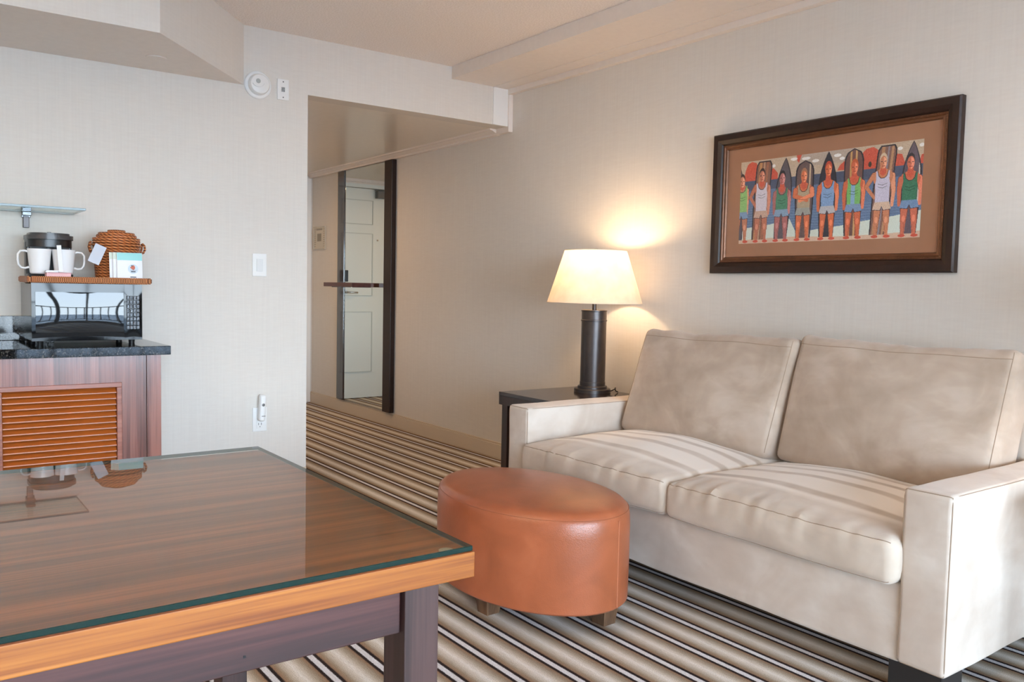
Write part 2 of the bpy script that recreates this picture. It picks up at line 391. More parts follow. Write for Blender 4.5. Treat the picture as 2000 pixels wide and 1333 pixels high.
def loop_path(sx, sy, sz, fixed, s, n=26):
    """closed rectangle path on the box: corner line where axis `fixed` is at s*half"""
    h = [sx/2, sy/2, sz/2]; b_, c = [i for i in range(3) if i != fixed]
    pts = []
    for (u0, v0, u1, v1) in ((-1, -1, 1, -1), (1, -1, 1, 1), (1, 1, -1, 1), (-1, 1, -1, -1)):
        for k in range(n):
            t = k/n; p = [0, 0, 0]; p[fixed] = s*h[fixed]; p[b_] = (u0+(u1-u0)*t)*h[b_]; p[c] = (v0+(v1-v0)*t)*h[c]; pts.append(p)
    return pts

# ------------------------------------------------------------------ the room
D, L, E = 3.167, 4.3725, 7.48          # right wall y, kitchen wall x, hall end x
CZ, HZ = 2.408, 2.108                  # ceiling, hall ceiling
CY = 1.822                             # corner of kitchen wall and hall
WX, NY = 3.0, -1.7                     # window wall, near wall
T = 0.12
struct('floor', box(-E-T, WX+T, NY-T, D+T, -0.1, 0), CARP)
struct('wall_right', box(-E-T, WX+T, D, D+T, 0, CZ+0.1), WALLP)
struct('wall_left', box(-L-T, -L, NY, CY, 0, CZ), WALLP)
struct('wall_header', box(-L-T, -L, CY, D, HZ, CZ), WALLP)
struct('wall_hall', box(-E, -L-T, CY-T, CY, 0, HZ), WALLP)
struct('wall_near', box(-L-T, WX+T, NY-T, NY, 0, CZ), WALLP)
struct('ceiling', box(-L-T, WX+T, NY-T, D, CZ, CZ+0.1), POP)
struct('ceiling_hall', box(-E-T, -L-T, CY-T, D, HZ, HZ+0.1), CEILP)
# end wall with the door opening
DY0, DY1, DZ = 1.93, 2.845, 2.03
struct('wall_end', boxes([(-E-T, -E, CY-T, DY0, 0, HZ), (-E-T, -E, DY1, D, 0, HZ), (-E-T, -E, DY0, DY1, DZ, HZ)]), WALLP)
struct('door_gap_block', box(-E-T-0.04, -E-T-0.001, CY-T, D+T, -0.1, HZ+0.1), WALLP)  # backing added behind the door to keep sky light out of its gaps
# window wall
WY0, WY1, WZ0, WZ1 = -1.4, 2.9, 0.06, 2.0
struct('wall_window', boxes([(WX, WX+T, NY, WY0, 0, CZ), (WX, WX+T, WY1, D, 0, CZ), (WX, WX+T, WY0, WY1, WZ1, CZ), (WX, WX+T, WY0, WY1, 0, WZ0)]), WALLP)
wn = boxes([(WX+0.02, WX+0.08, WY0, WY1, WZ0, WZ0+0.06), (WX+0.02, WX+0.08, WY0, WY1, WZ1-0.06, WZ1)]+
           [(WX+0.02, WX+0.08, y-0.03, y+0.03, WZ0+0.06, WZ1-0.06) for y in (WY0+0.03, 0.0, 1.45, WY1-0.03)]+
           [(WX+0.03, WX+0.07, y-0.014, y+0.014, WZ0+0.06, WZ1-0.06) for y in (-0.9, -0.45, 0.5, 0.95, 1.9, 2.4)], 0.004)
wo = struct('window_1', wn, RAILM)
for y0, y1 in ((WY0+0.06, -0.03), (0.03, 1.42), (1.48, WY1-0.06)):
    obj('pane', box(WX+0.045, WX+0.055, y0, y1, WZ0+0.06, WZ1-0.06), WGLASS, wo)
# balcony seen only in reflections
bal = thing('balcony_railing', 'dark metal balcony railing outside the window', 'railing', (WX+1.5, 0, 0))
obj('handrail', boxes([(-0.03, 0.03, -2.4, 3.6, 1.02, 1.07), (-0.02, 0.02, -2.4, 3.6, 0.08, 0.12)]), RAILM, bal)
for i in range(40):
    obj('baluster', box(-0.01, 0.01, -2.4+i*0.15, -2.38+i*0.15, 0.12, 1.02), RAILM, bal)
struct('trim_9', box(WX+T, WX+1.7, -2.6, 3.8, -0.15, -0.01), CONC)
struct('sky_block_slab', box(WX+T, WX+1.7, -2.6, 3.8, 2.3, 2.45), CONC)  # overhang added out of view to cut off the high sky
struct('ground', box(WX+1.7, WX+300, -300, 300, -16.2, -16), plain('distant_ground', (130, 134, 134), 0.9, noise_amt=0.2, nscale=0.2))

# soffit over the kitchenette
SX, SYc, SYj = -3.703, 0.908, 1.478
sf = bmesh.new(); prism(sf, [(SX, NY), (SX, SYc), (-L, SYj), (-L, NY)], HZ, CZ)
so = struct('soffit', sf, [WALLP, PAINT])
for p in so.data.polygons:
    if abs(p.normal.z) > 0.9: p.material_index = 1
# beam and crown along the right wall
struct('beam', box(-L, WX, 2.722, D, 2.337, CZ), PAINT)
struct('trim_1', boxes([(-L, WX, 3.022, 3.028, 2.3335, 2.337), (-L, WX, 3.132, D, 2.306, 2.337)], 0.0012), PAINT)
struct('trim_2', box(-L, -L+0.006, 3.024, 3.134, 2.109, 2.335), TRIMW)
struct('trim_3', box(-L-T, -L+0.016, 3.134, D, 2.074, 2.306, 0.003), PAINT)
cm = bmesh.new()
prof = [(D, 2.108), (3.085, 2.108), (3.090, 2.100), (3.105, 2.098), (3.125, 2.088), (3.135, 2.084), (3.138, 2.072), (D, 2.072)]
a = [cm.verts.new((-E, y, z)) for y, z in prof]; b_ = [cm.verts.new((-L-T, y, z)) for y, z in prof]
cm.faces.new(a); cm.faces.new(list(reversed(b_)))
for i in range(len(prof)): cm.faces.new((a[i], a[(i+1) % len(prof)], b_[(i+1) % len(prof)], b_[i]))
struct('trim_4', cm, PAINT)
struct('trim_5', boxes([(-E, -E+0.04, CY, 3.085, 2.08, 2.108), (-E, -E+0.02, CY, 3.085, 2.065, 2.08)]), PAINT)
def baseboard(name, x0, x1, y0, y1, outer):
    # outer: axis sign for the thin top lip
    bm = bmesh.new(); bx(bm, x0, x1, y0, y1, 0, 0.088)
    if outer == '-y': bx(bm, x0, x1, y0+0.006, y1, 0.088, 0.1)
    if outer == '+x': bx(bm, x0, x1-0.006, y0, y1, 0.088, 0.1)
    if outer == '+y': bx(bm, x0, x1, y0, y1-0.006, 0.088, 0.1)
    bmesh.ops.bevel(bm, geom=list(bm.edges), offset=0.002, segments=1, affect='EDGES')
    return struct(name, bm, BASEP)
baseboard('baseboard_right', -E, WX, D-0.014, D, '-y')
baseboard('baseboard_left', -L, -L+0.014, 0.95, CY, '+x')
baseboard('baseboard_hall', -E, -L-T, CY, CY+0.014, '+y')
# hall door, seen in the mirror
struct('trim_6', boxes([(-E, -E+0.018, DY0-0.075, DY0, 0, DZ), (-E, -E+0.018, DY1, DY1+0.075, 0, DZ), (-E, -E+0.018, DY0-0.075, DY1+0.075, DZ, DZ+0.05)], 0.003), DOORP)
struct('trim_7', box(-E, -E+0.012, DY1+0.17, D-0.015, 0, 2.07, 0.003), TRIMW)
dr = struct('door_1', boxes([(-E-0.045, -E-0.012, DY0+0.003, DY1-0.003, 0.006, DZ-0.003)], 0.001), DOORP)
for (y0, y1) in ((2.505, 2.80), (2.03, 2.30+0.025)):
    for (z0, z1) in ((1.69, 1.91), (1.005, 1.592), (0.264, 0.837)):
        bm = bmesh.new()
        for k, (ins, dep) in enumerate(((0, 0.004), (0.012, -0.004), (0.03, 0.003))):
            bx(bm, -E-0.013, -E-0.012+max(dep, 0.0005), y0+ins, y1-ins, z0+ins, z1-ins)
        obj('panel', bm, DOORP, dr)
        bm = bmesh.new()
        for (a0, a1, b0, b1) in ((y0-0.008, y0, z0-0.008, z1+0.008), (y1, y1+0.008, z0-0.008, z1+0.008), (y0, y1, z0-0.008, z0), (y0, y1, z1, z1+0.008)):
            bx(bm, -E-0.0125, -E-0.003, a0, a1, b0, b1)
        obj('panel_moulding', bm, plain('door_moulding_paint', (196, 204, 200), 0.5), dr)
bm = bmesh.new(); tube(bm, [(-E-0.012, 2.79, 1.03), (-E+0.045, 2.79, 1.03), (-E+0.05, 2.78, 1.03), (-E+0.05, 2.68, 1.028)], 0.009, 10)
lathe(bm, [(0.028, 0), (0.028, 0.01)], 20)
for v in bm.verts[-40:]: v.co = Vector((-E-0.012+v.co.z, 2.79+v.co.x, 1.03+v.co.y))
obj('door_handle', bm, NICKEL, dr, True)
obj('door_lock', boxes([(-E-0.012, -E+0.02, 2.765, 2.82, 1.13, 1.24)], 0.006), BLKP, dr)
obj('peephole', boxes([(-E-0.012, -E-0.004, 2.44, 2.455, 1.53, 1.545)]), NICKEL, dr)
obj('door_closer', boxes([(-E-0.012, -E+0.05, 2.28, 2.475, 1.94, 2.01), (-E+0.02, -E+0.032, 2.1, 2.5, 2.012, 2.02)], 0.004), GREYP, dr)
# switch etc on the kitchen wall
def plate(name, label, cat, y0, y1, z0, z1):
    t = thing(name, label, cat, (-L, (y0+y1)/2, (z0+z1)/2))
    w2, h2 = (y1-y0)/2, (z1-z0)/2
    obj('cover_plate', box(0, 0.006, -w2, w2, -h2, h2, 0.0025), WPL, t); return t, w2, h2
t, w2, h2 = plate('light_switch', 'white rocker light switch on the pale wall, level with the coffee maker', 'switch', 1.522, 1.597, 1.135, 1.253)
obj('rocker', box(0.006, 0.011, -0.017, 0.017, -0.033, 0.033, 0.002), plain('rocker_white', (224, 226, 226), 0.3), t, rot=(0, math.radians(3), 0))
t, w2, h2 = plate('power_outlet', 'white wall outlet low beside the table corner, below the light switch', 'outlet', 1.524, 1.60, 0.318, 0.445)
obj('socket_face', boxes([(0.006, 0.0085, -0.017, 0.017, -0.048, -0.008), (0.006, 0.0085, -0.017, 0.017, 0.008, 0.048)], 0.001), WPL, t)
obj('slots', boxes([(0.0083, 0.0089, -0.009, -0.006, -0.03, -0.018), (0.0083, 0.0089, 0.006, 0.009, -0.03, -0.018), (0.0083, 0.0089, -0.002, 0.002, -0.041, -0.036)]), SLOT, t)
t = thing('plug_in_freshener', 'slim white plug-in air freshener with grey dot, in the low wall outlet', 'air freshener', (-L+0.009, 1.565, 0.445))
bm, _ = roundbox(0.04, 0.034, 0.14, 0.012, (2, 2, 6)); obj('body', bm, WPL, t, True, loc=(0.02, 0, 0), rot=(math.radians(-3), 0, 0))
bm = bmesh.new(); lathe(bm, [(0.008, 0), (0.008, 0.002), (0.004, 0.003)], 16); obj('sensor_dot', bm, GREYP, t, True, loc=(0.0395, 0.001, 0.018), rot=(0, PI/2, 0))
obj('lettering', boxes([(0.0395, 0.0405, -0.008, 0.012, -0.043, -0.04)]), SLOT, t)
t = thing('smoke_detector', 'round white smoke detector high on the wall beside the soffit corner', 'smoke detector', (-L, 1.549, 2.117))
bm = bmesh.new(); lathe(bm, [(0.07, 0), (0.07, 0.008), (0.066, 0.011), (0.055, 0.011)], 48); obj('mounting_ring', bm, WPL, t, True, rot=(0, PI/2, 0))
bm = bmesh.new(); lathe(bm, [(0.054, 0.008), (0.053, 0.03), (0.047, 0.040), (0.03, 0.045), (0.0, 0.046)], 48, cap1=False); obj('cover', bm, WPL, t, True, rot=(0, PI/2, 0))
bm = bmesh.new(); lathe(bm, [(0.012, 0.041), (0.012, 0.046), (0.008, 0.0475)], 20); obj('test_button', bm, plain('detector_grey', (170, 174, 172), 0.4), t, True, loc=(0, -0.012, 0.012), rot=(0, PI/2, 0))
bm = bmesh.new(); tube(bm, [(0.0445, 0.034*math.cos(a_)-0.012, 0.034*math.sin(a_)+0.016) for a_ in [(-2.6+i*0.13) for i in range(18)]], 0.0012, 6); obj('vent_groove', bm, plain('detector_groove', (186, 190, 190), 0.5), t, True)
t, w2, h2 = plate('wall_sensor_plate', 'white rectangular blank plate with small grey square, right of smoke detector', 'sensor plate', 1.652, 1.715, 2.06, 2.168)
bm = bmesh.new()
for i in range(4):
    for j in range(4): bx(bm, 0.0058, 0.0068, -0.009+i*0.0047, -0.0055+i*0.0047, -0.011+j*0.006, -0.0065+j*0.006)
o = obj('grille', bm, SLOT, t); o['kind'] = 'stuff'
for zz in (-0.04, 0.04):
    bm = bmesh.new(); lathe(bm, [(0.0035, 0), (0.0035, 0.001)], 10); obj('screw', bm, SLOT, t, loc=(0.0058, 0, zz), rot=(0, PI/2, 0))
bm = bmesh.new(); lathe(bm, [(0.045, -0.004), (0.045, 0), ], 40)
tag(obj('sprinkler_cover', bm, PAINT, None, True, loc=(-4.115, 0.992, HZ-0.001)), 'small round flush cover plate on the underside of the soffit', 'cover plate')
# mirror
t = thing('wall_mirror', 'tall hall mirror with dark wood side frames, reflecting the white door', 'mirror', (0, 0, 0))
obj('glass', box(-6.80, -5.93, D-0.022, D-0.008, 0.112, 2.066), [MIRR], t)
obj('side_frame', box(-6.865, -6.735, D-0.03, D-0.002, 0.105, 2.07, 0.003), plain('mirror_frame_dark', (52, 40, 36), 0.12, noise_amt=0.05, coat=0.6), t)
obj('side_frame', box(-5.985, -5.862, D-0.042, D-0.002, 0.105, 2.07, 0.003), FRAMEW, t)
# ledge
t = thing('wall_ledge', 'thin dark brown floating ledge on the hall wall by the mirror', 'ledge', (-6.9, D, 1.09))
obj('board', box(0.22, 0.76, -0.237, -0.044, -0.006, 0.028, 0.002), wood('ledge_wood', (62, 30, 26), (80, 42, 36), (98, 56, 48), 'X', 0.35, streak=20), t)
obj('bracket', boxes([(0.3, 0.312, -0.2, -0.031, -0.011, -0.0062), (0.3, 0.312, -0.0435, -0.031, -0.0062, 0.02)]), ESP, t)
# framed notice
t = thing('framed_notice', 'small pale framed notice on the hall wall left of the mirror', 'notice', (-7.30, D, 1.52))
obj('frame', boxes([(-0.13, 0.13, -0.012, -0.002, -0.105, -0.095), (-0.13, 0.13, -0.012, -0.002, 0.095, 0.105), (-0.13, -0.12, -0.012, -0.002, -0.095, 0.095), (0.12, 0.13, -0.012, -0.002, -0.095, 0.095)]), plain('clear_acrylic_edge', (196, 190, 176), 0.2), t)
obj('sheet', box(-0.12, 0.12, -0.006, -0.003, -0.095, 0.095), plain('notice_paper', (206, 200, 186), 0.7), t)
bm = bmesh.new()
for i in range(9):
    z = 0.08-i*0.019
    for xx in (-0.11, 0.085): bx(bm, xx, xx+0.022, -0.0072, -0.006, z-0.006, z)
bx(bm, -0.07, 0.06, -0.0072, -0.006, 0.07, 0.085); bx(bm, -0.05, 0.04, -0.0072, -0.006, -0.03, 0.04)
o = obj('printed_lines', bm, plain('notice_ink', (150, 144, 130), 0.7), t); o['kind'] = 'stuff'

# ------------------------------------------------------------------ sofa
AX0, AX1, FY, AZ = -3.012, -1.062, 2.2, 0.586
sofa = thing('sofa', 'two-seat sofa in pale beige suede with square arms and black block legs', 'sofa', (0, 0, 0))
AW = 0.135; BKY = 3.13
def wr(seed, amp, sc):
    def d(p, n):
        return n*(noise.noise(Vector((p.x*sc+seed, p.y*sc, p.z*sc)))*amp)
    return d
base_cx = (AX0+AX1)/2
bm, _ = roundbox(AX1-AX0-2*AW+0.01, 0.84, 0.225, 0.012, (16, 8, 3), wr(3, 0.003, 4))
obj('base', bm, SUE, sofa, True, loc=(base_cx, FY+0.012+0.42, 0.0935+0.1125))
def make_arm(xc, seed):
    sx, sy, sz = AW, BKY-FY, AZ-0.1
    bm, fm = roundbox(sx, sy, sz, 0.014, (3, 14, 9), wr(seed, 0.004, 5))
    a_ = obj('arm', bm, SUE, sofa, True, loc=(xc, (FY+BKY)/2, 0.1+sz/2))
    s = bmesh.new()
    off = lambda p: fm(p)
    tube(s, [off(p) for p in loop_path(sx, sy, sz, 1, -1, 20)], 0.0016, 6, closed=True)
    for sgn in (-1, 1):
        tube(s, [off((sgn*sx/2, -sy/2+sy*k/20, sz/2)) for k in range(21)], 0.0013, 6)
    obj('seam', s, SEAM, a_, True)
    return a_
make_arm(AX1-AW/2, 11); make_arm(AX0+AW/2, 21)
bm, _ = roundbox(AX1-AX0-2*AW, 0.16, 0.62, 0.03, (16, 3, 8), wr(5, 0.004, 5))
obj('back_frame', bm, SUE, sofa, True, loc=(base_cx, 3.045, 0.1+0.31))
for x in (AX0+0.09, AX1-0.09):
    for y in (FY+0.075, BKY-0.08):
        obj('leg', box(x-0.075, x+0.075, y-0.055, y+0.055, 0.0, 0.1, 0.003), plain('black_leg', (30, 29, 30), 0.4), sofa)
# seat cushions
SPL = -2.035
def seat(x0, x1, seed, crown):
    sx, sy, sz = x1-x0-0.008, 0.76, 0.135
    def d(p, n):
        u, v = p.x/(sx/2), p.y/(sy/2)
        c = (1-min(1, abs(u))**2.2)*(1-min(1, abs(v))**2.6)
        o = Vector((0, 0, 0))
        if p.z > 0: o.z += crown*c*(p.z/(sz/2))
        # front bulge
        if p.y < 0: o.y -= 0.022*(1-abs(u)**3)*(1-(p.z/(sz/2))**2*0.7)*(-v)**2
        o.x += 0.008*u*(1-(p.z/(sz/2))**2)*(abs(u)**3)
        # puckers along the front seam
        k = max(0, 1-abs(p.z-sz/2)/0.09)*max(0, 1-abs(p.y+sy/2)/0.14)
        wv = noise.noise(Vector((p.x*22+seed, p.y*2, seed)))+0.6*noise.noise(Vector((p.x*46, seed*3, p.y*3)))
        o += n*wv*0.0095*k
        o += n*noise.noise(Vector((p.x*5+seed, p.y*5, p.z*5)))*0.006
        # droopy front edge
        o.z -= 0.012*max(0, -v-0.6)*(1 if p.z > 0 else 0.4)
        return o
    bm, fm = roundbox(sx, sy, sz, 0.028, (44, 26, 5), d)
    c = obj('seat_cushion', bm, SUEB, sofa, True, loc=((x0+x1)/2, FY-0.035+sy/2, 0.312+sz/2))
    s = bmesh.new()
    for zz in (sz/2-0.004, -sz/2+0.004):
        pts = []
        n = 90
        for k in range(n+1): pts.append(fm((-sx/2+0.004+(sx-0.008)*k/n, -sy/2, zz)))
        tube(s, pts, 0.0014, 6)
    obj('seam', s, SEAM, c, True)
    return c
IN0, IN1 = AX0+AW, AX1-AW
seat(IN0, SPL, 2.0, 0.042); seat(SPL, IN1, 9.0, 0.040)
# back cushions, leaning
def backc(x0, x1, seed, h, sag, tilt, yb, lean_x=0.0, puff=0.03):
    sx, sy, sz = x1-x0, 0.155, h
    def d(p, n):
        u, v = p.x/(sx/2), p.z/(sz/2)
        c = (1-min(1, abs(u))**2.4)*(1-min(1, abs(v))**2.4)
        o = Vector((0, 0, 0))
        o.y += (-puff if p.y < 0 else puff*0.3)*c
        if v > 0:
            o.z += (-sag*(1-u*u)+0.012*noise.noise(Vector((p.x*4+seed, 0, seed))))*v*v
        k = max(0, 1-abs(p.z-sz/2)/0.12)
        wv = noise.noise(Vector((p.x*15+p.z*9+seed, seed, p.y)))
        o += n*wv*0.007*k
        o += n*noise.noise(Vector((p.x*4+seed, p.y*4, p.z*4)))*0.010
        o.x += lean_x*(v+1)*0.5
        return o
    bm, fm = roundbox(sx, sy, sz, 0.034, (34, 5, 24), d)
    c = obj('back_cushion', bm, SUED, sofa, True, loc=((x0+x1)/2, yb, 0.44), rot=(-math.radians(tilt), 0, 0))
    for v_ in c.data.vertices: v_.co.z += sz/2
    s = bmesh.new(); n = 60
    q = []
    for k in range(n+1): q.append(fm((-sx/2+0.012+(sx-0.024)*k/n, -sy/2, sz/2-0.042)))
    tube(s, q, 0.0013, 6)
    for sg in (-1, 1):
        tube(s, [fm((sg*(sx/2-0.012), -sy/2, -sz/2+0.02+(sz-0.03)*k/30)) for k in range(31)], 0.0013, 6)
    o = obj('seam', s, SEAM, c, True)
    for v_ in o.data.vertices: v_.co.z += sz/2
    return c
backc(-2.865, -2.04, 4.0, 0.495, 0.012, 15, 2.80, 0.03)
backc(-2.03, IN1-0.03, 13.0, 0.51, 0.02, 15, 2.82, 0.02, 0.038)

# ------------------------------------------------------------------ ottoman
ot = thing('ottoman', 'oval brown leather ottoman on short wooden block feet in front of sofa', 'ottoman', (-2.31, 1.785, 0), 0.05)
OA, OB, Z0, Z1 = 0.398, 0.274, 0.088, 0.405
bm = bmesh.new(); n = 72
prof = [(-0.03, Z0), (-0.006, Z0), (0, Z0+0.006), (0.002, 0.2), (0.002, 0.33), (0, Z1-0.035), (-0.006, Z1-0.014), (-0.018, Z1-0.002), (-0.032, Z1+0.004), (-0.06, Z1+0.009), (-0.12, Z1+0.017), (-0.2, Z1+0.022)]
rings = []
for off, z in prof:
    a_, b2 = OA+off, OB+off
    rings.append([bm.verts.new((a_*math.cos(2*PI*i/n), b2*math.sin(2*PI*i/n), z)) for i in range(n)])
for r0, r1 in zip(rings, rings[1:]):
    for i in range(n): bm.faces.new((r0[i], r0[(i+1) % n], r1[(i+1) % n], r1[i]))
bm.faces.new(rings[-1]); bm.faces.new(list(reversed(rings[0])))
obj('upholstery', bm, LEA, ot, 40)
s = bmesh.new()
tube(s, [((OA-0.004)*math.cos(2*PI*i/96), (OB-0.004)*math.sin(2*PI*i/96), Z1-0.017) for i in range(96)], 0.0012, 6, closed=True)
obj('piping', s, plain('leather_piping', (150, 84, 54), 0.4), ot, True)
s = bmesh.new()
for ang in (0.12,): tube(s, [((OA+0.0015)*math.cos(ang), (OB+0.0015)*math.sin(ang), z) for z in (Z0+0.01, 0.2, 0.3, Z1-0.03)], 0.0018, 6)
obj('side_seam', s, plain('leather_seam', (176, 108, 76), 0.5), ot, True)
def ofoot(x, y):
    bm = bmesh.new(); a_ = 0.026; b2 = 0.036
    v0 = [bm.verts.new((x+i*a_, y+j*a_, 0)) for i, j in ((-1, -1), (1, -1), (1, 1), (-1, 1))]
    v1 = [bm.verts.new((x+i*b2, y+j*b2, Z0+0.001)) for i, j in ((-1, -1), (1, -1), (1, 1), (-1, 1))]
    bm.faces.new(list(reversed(v0))); bm.faces.new(v1)
    for i in range(4): bm.faces.new((v0[i], v0[(i+1) % 4], v1[(i+1) % 4], v1[i]))
    obj('foot', bm, LEGW, ot)
for x, y in ((-0.01, -0.165), (0.288, 0.088), (-0.275, -0.09), (0.01, 0.165)): ofoot(x, y)

# ------------------------------------------------------------------ dining table
tb = thing('dining_table', 'long reddish wood table with glass sheet on top and dark square legs', 'table', (0, 0, 0))
TX0, TX1, TY1, TY0 = -1.826, -0.965, 0.652, -1.15
o = obj('tabletop', boxes([(TX0, TX1-0.001, TY0, TY1, 0.696, 0.7318)], 0.0015), [ZEB, ZEBE], tb)
for p in o.data.polygons:
    if abs(p.normal.z) < 0.5: p.material_index = 1
gl = box(TX0+0.002, TX1-0.002, TY0+0.003, TY1-0.003, 0.733, 0.7405, 0.001, 1)
o = tag(obj('glass_sheet', gl, [TGLASS, GEDGE]), 'clear glass sheet with dark green edge lying on the wooden table', 'glass sheet')
for p in o.data.polygons:
    if abs(p.normal.z) < 0.9: p.material_index = 1
for yy in (0.620, -0.2):
    bm = bmesh.new(); lathe(bm, [(0.0105, 0), (0.0105, 0.001)], 24)
    obj('clear_bumper', bm, plain('bumper_pad', (190, 172, 150), 0.3), tb, True, loc=(TX1-0.026, yy, 0.7319))
LW = 0.053
for (lx, fx) in ((TX1-0.012, -1), (TX0+0.012, 1)):
    for ly in (0.548, TY0+0.05):
        x0, x1 = sorted((lx, lx+fx*0.06))
        obj('leg', box(x0, x1, ly, ly+LW, 0, 0.696, 0.002), MAHZ, tb)
obj('apron', box(TX1-0.045, TX1-0.022, TY0+0.10, 0.5465, 0.632, 0.696, 0.0015), MAH, tb)
obj('apron', box(TX0+0.022, TX0+0.045, TY0+0.10, 0.5465, 0.632, 0.696, 0.0015), MAH, tb)
obj('apron', box(TX0+0.073, TX1-0.073, 0.566, 0.589, 0.632, 0.696, 0.0015), MAH, tb)
obj('apron', box(TX0+0.073, TX1-0.073, TY0+0.064, TY0+0.087, 0.632, 0.696, 0.0015), MAH, tb)
bm = bmesh.new()
for (y, z) in ((0.335, 0.651),): bx(bm, TX1-0.0222, TX1-0.0216, y-0.0016, y+0.0016, z-0.0016, z+0.0016)
obj('nail_hole', bm, BLKP, tb)

# ------------------------------------------------------------------ side table and lamp
def side_table(x0, x1, y0, y1, zt, label):
    t = thing('side_table', label, 'side table', ((x0+x1)/2, (y0+y1)/2, 0))
    hx, hy = (x1-x0)/2, (y1-y0)/2
    obj('tabletop', box(-hx, hx, -hy, hy, zt-0.02, zt, 0.002), ESPT, t)
    obj('apron', boxes([(-hx+0.001, hx-0.001, -hy+0.001, -hy+0.02, zt-0.064, zt-0.02), (-hx+0.001, hx-0.001, hy-0.02, hy-0.001, zt-0.064, zt-0.02),
                        (-hx+0.001, -hx+0.02, -hy+0.02, hy-0.02, zt-0.064, zt-0.02), (hx-0.02, hx-0.001, -hy+0.02, hy-0.02, zt-0.064, zt-0.02)]), ESP, t)
    for sx in (-1, 1):
        for sy in (-1, 1):
            xa, xb = sorted((sx*(hx-0.012), sx*(hx-0.06))); ya, yb = sorted((sy*(hy-0.012), sy*(hy-0.06)))
            obj('leg', box(xa, xb, ya, yb, 0, zt-0.0641, 0.002), ESP, t)
    return t
ZT = 0.577
side_table(-3.478, -3.025, 2.475, 3.03, ZT, 'dark espresso side table between the hall wall and the left sofa arm')
def table_lamp(x, y, z, watts, label):
    t = thing('table_lamp', label, 'lamp', (x, y, z))
    bm = bmesh.new(); lathe(bm, [(0.094, 0), (0.094, 0.016), (0.091, 0.019), (0.076, 0.019), (0.076, 0.030), (0.073, 0.033), (0.05, 0.033)], 56); obj('base', bm, BRONZE, t, 30)
    bm = bmesh.new()
    lathe(bm, [(0.0655, 0.033), (0.0655, 0.052), (0.064, 0.054), (0.064, 0.362), (0.0668, 0.364), (0.0668, 0.370), (0.064, 0.372), (0.064, 0.412), (0.0665, 0.414), (0.0665, 0.420), (0.058, 0.421), (0.05, 0.417), (0.02, 0.417)], 56); obj('column', bm, BRONZE, t, 30)
    bm = bmesh.new(); lathe(bm, [(0.0115, 0.415), (0.0115, 0.47), (0.017, 0.472), (0.017, 0.515), (0.013, 0.52)], 24); obj('neck', bm, BRONZE, t, True)
    bm = bmesh.new(); lathe(bm, [(0.012, 0.52), (0.014, 0.535), (0.029, 0.575), (0.031, 0.595), (0.024, 0.618), (0.008, 0.628)], 24); obj('bulb', bm, BULB, t, True)
    bm = bmesh.new()
    for sg in (-1, 1): tube(bm, [(0, 0, 0.732)]+[(0.055*sg*math.sin(a_), 0, 0.49+0.245*(0.5+0.5*math.cos(a_))) for a_ in [0.25*k for k in range(1, 12)]]+[(sg*0.015, 0, 0.49)], 0.0016, 6)
    obj('harp', bm, NICKEL, t, True)
    zb, zt, rb, rt_ = 0.457, 0.722, 0.243, 0.158
    bm = bmesh.new(); lathe(bm, [(rb+(rt_-rb)*k/8, zb+(zt-zb)*k/8) for k in range(9)], 72, cap0=False, cap1=False); sh = obj('lamp_shade', bm, SHADE, t, True)
    bm = bmesh.new()
    for r, zz in ((rb, zb), (rt_, zt)): tube(bm, [(r*math.cos(2*PI*i/72), r*math.sin(2*PI*i/72), zz) for i in range(72)], 0.0022, 6, closed=True); obj('shade_rim', bm, plain('shade_tape', (228, 212, 190), 0.8), sh, True); bm = bmesh.new()
    bm = bmesh.new()
    for k in range(3):
        a_ = 2*PI*k/3+0.3; tube(bm, [(0.008*math.cos(a_), 0.008*math.sin(a_), zt-0.01), (rt_*math.cos(a_), rt_*math.sin(a_), zt-0.002)], 0.0015, 6)
    lathe(bm, [(0.01, zt-0.014), (0.01, zt-0.004), (0.006, zt+0.004)], 16)
    obj('spider', bm, NICKEL, sh, True)
    bm = bmesh.new(); tube(bm, [(0.085, 0.03, 0.012), (0.105, 0.035, 0.014), (0.118, 0.045, 0.022), (0.108, 0.06, 0.028), (0.098, 0.07, 0.012), (0.095, 0.09, 0.004)], 0.003, 8); obj('cord', bm, BLKP, t, True)
    ld = bpy.data.lights.new('lamp_bulb_light', 'POINT'); ld.energy = watts; ld.color = (1, 0.67, 0.38); ld.shadow_soft_size = 0.035
    lo = bpy.data.objects.new('lamp_bulb_light', ld); COL.objects.link(lo); lo.parent = t; lo.location = (0, 0, 0.672)
    return t
table_lamp(-3.255, 2.905, ZT, LAMP_W, 'lit table lamp with cream cone shade and dark bronze column base')
# second side table and lamp just beyond the right arm (their glow and shadow reach the picture)
side_table(-0.90, -0.45, 2.475, 3.03, ZT, 'dark side table beyond the right sofa arm, outside the picture')
table_lamp(-0.68, 2.90, ZT, LAMP2_W, 'second lit table lamp beyond the right sofa arm, outside the picture')

# added hall light: unseen flush ceiling lamp put in to warm the hall
t = thing('hall_fill_lamp', 'unseen round ceiling lamp added to warm the hall, behind the wall corner', 'lamp', (-6.3, 2.1, HZ))
bm = bmesh.new(); lathe(bm, [(0.12, -0.001), (0.12, -0.03), (0.1, -0.05), (0.04, -0.06)], 40, cap0=True); obj('diffuser', bm, SHADE, t, True)
ld = bpy.data.lights.new('hall_fill_light', 'AREA'); ld.shape = 'DISK'; ld.size = 0.22; ld.energy = HALL_W; ld.color = (1, 0.62, 0.34)
lo = bpy.data.objects.new('hall_fill_light', ld); COL.objects.link(lo); lo.parent = t; lo.location = (0, 0, -0.07)
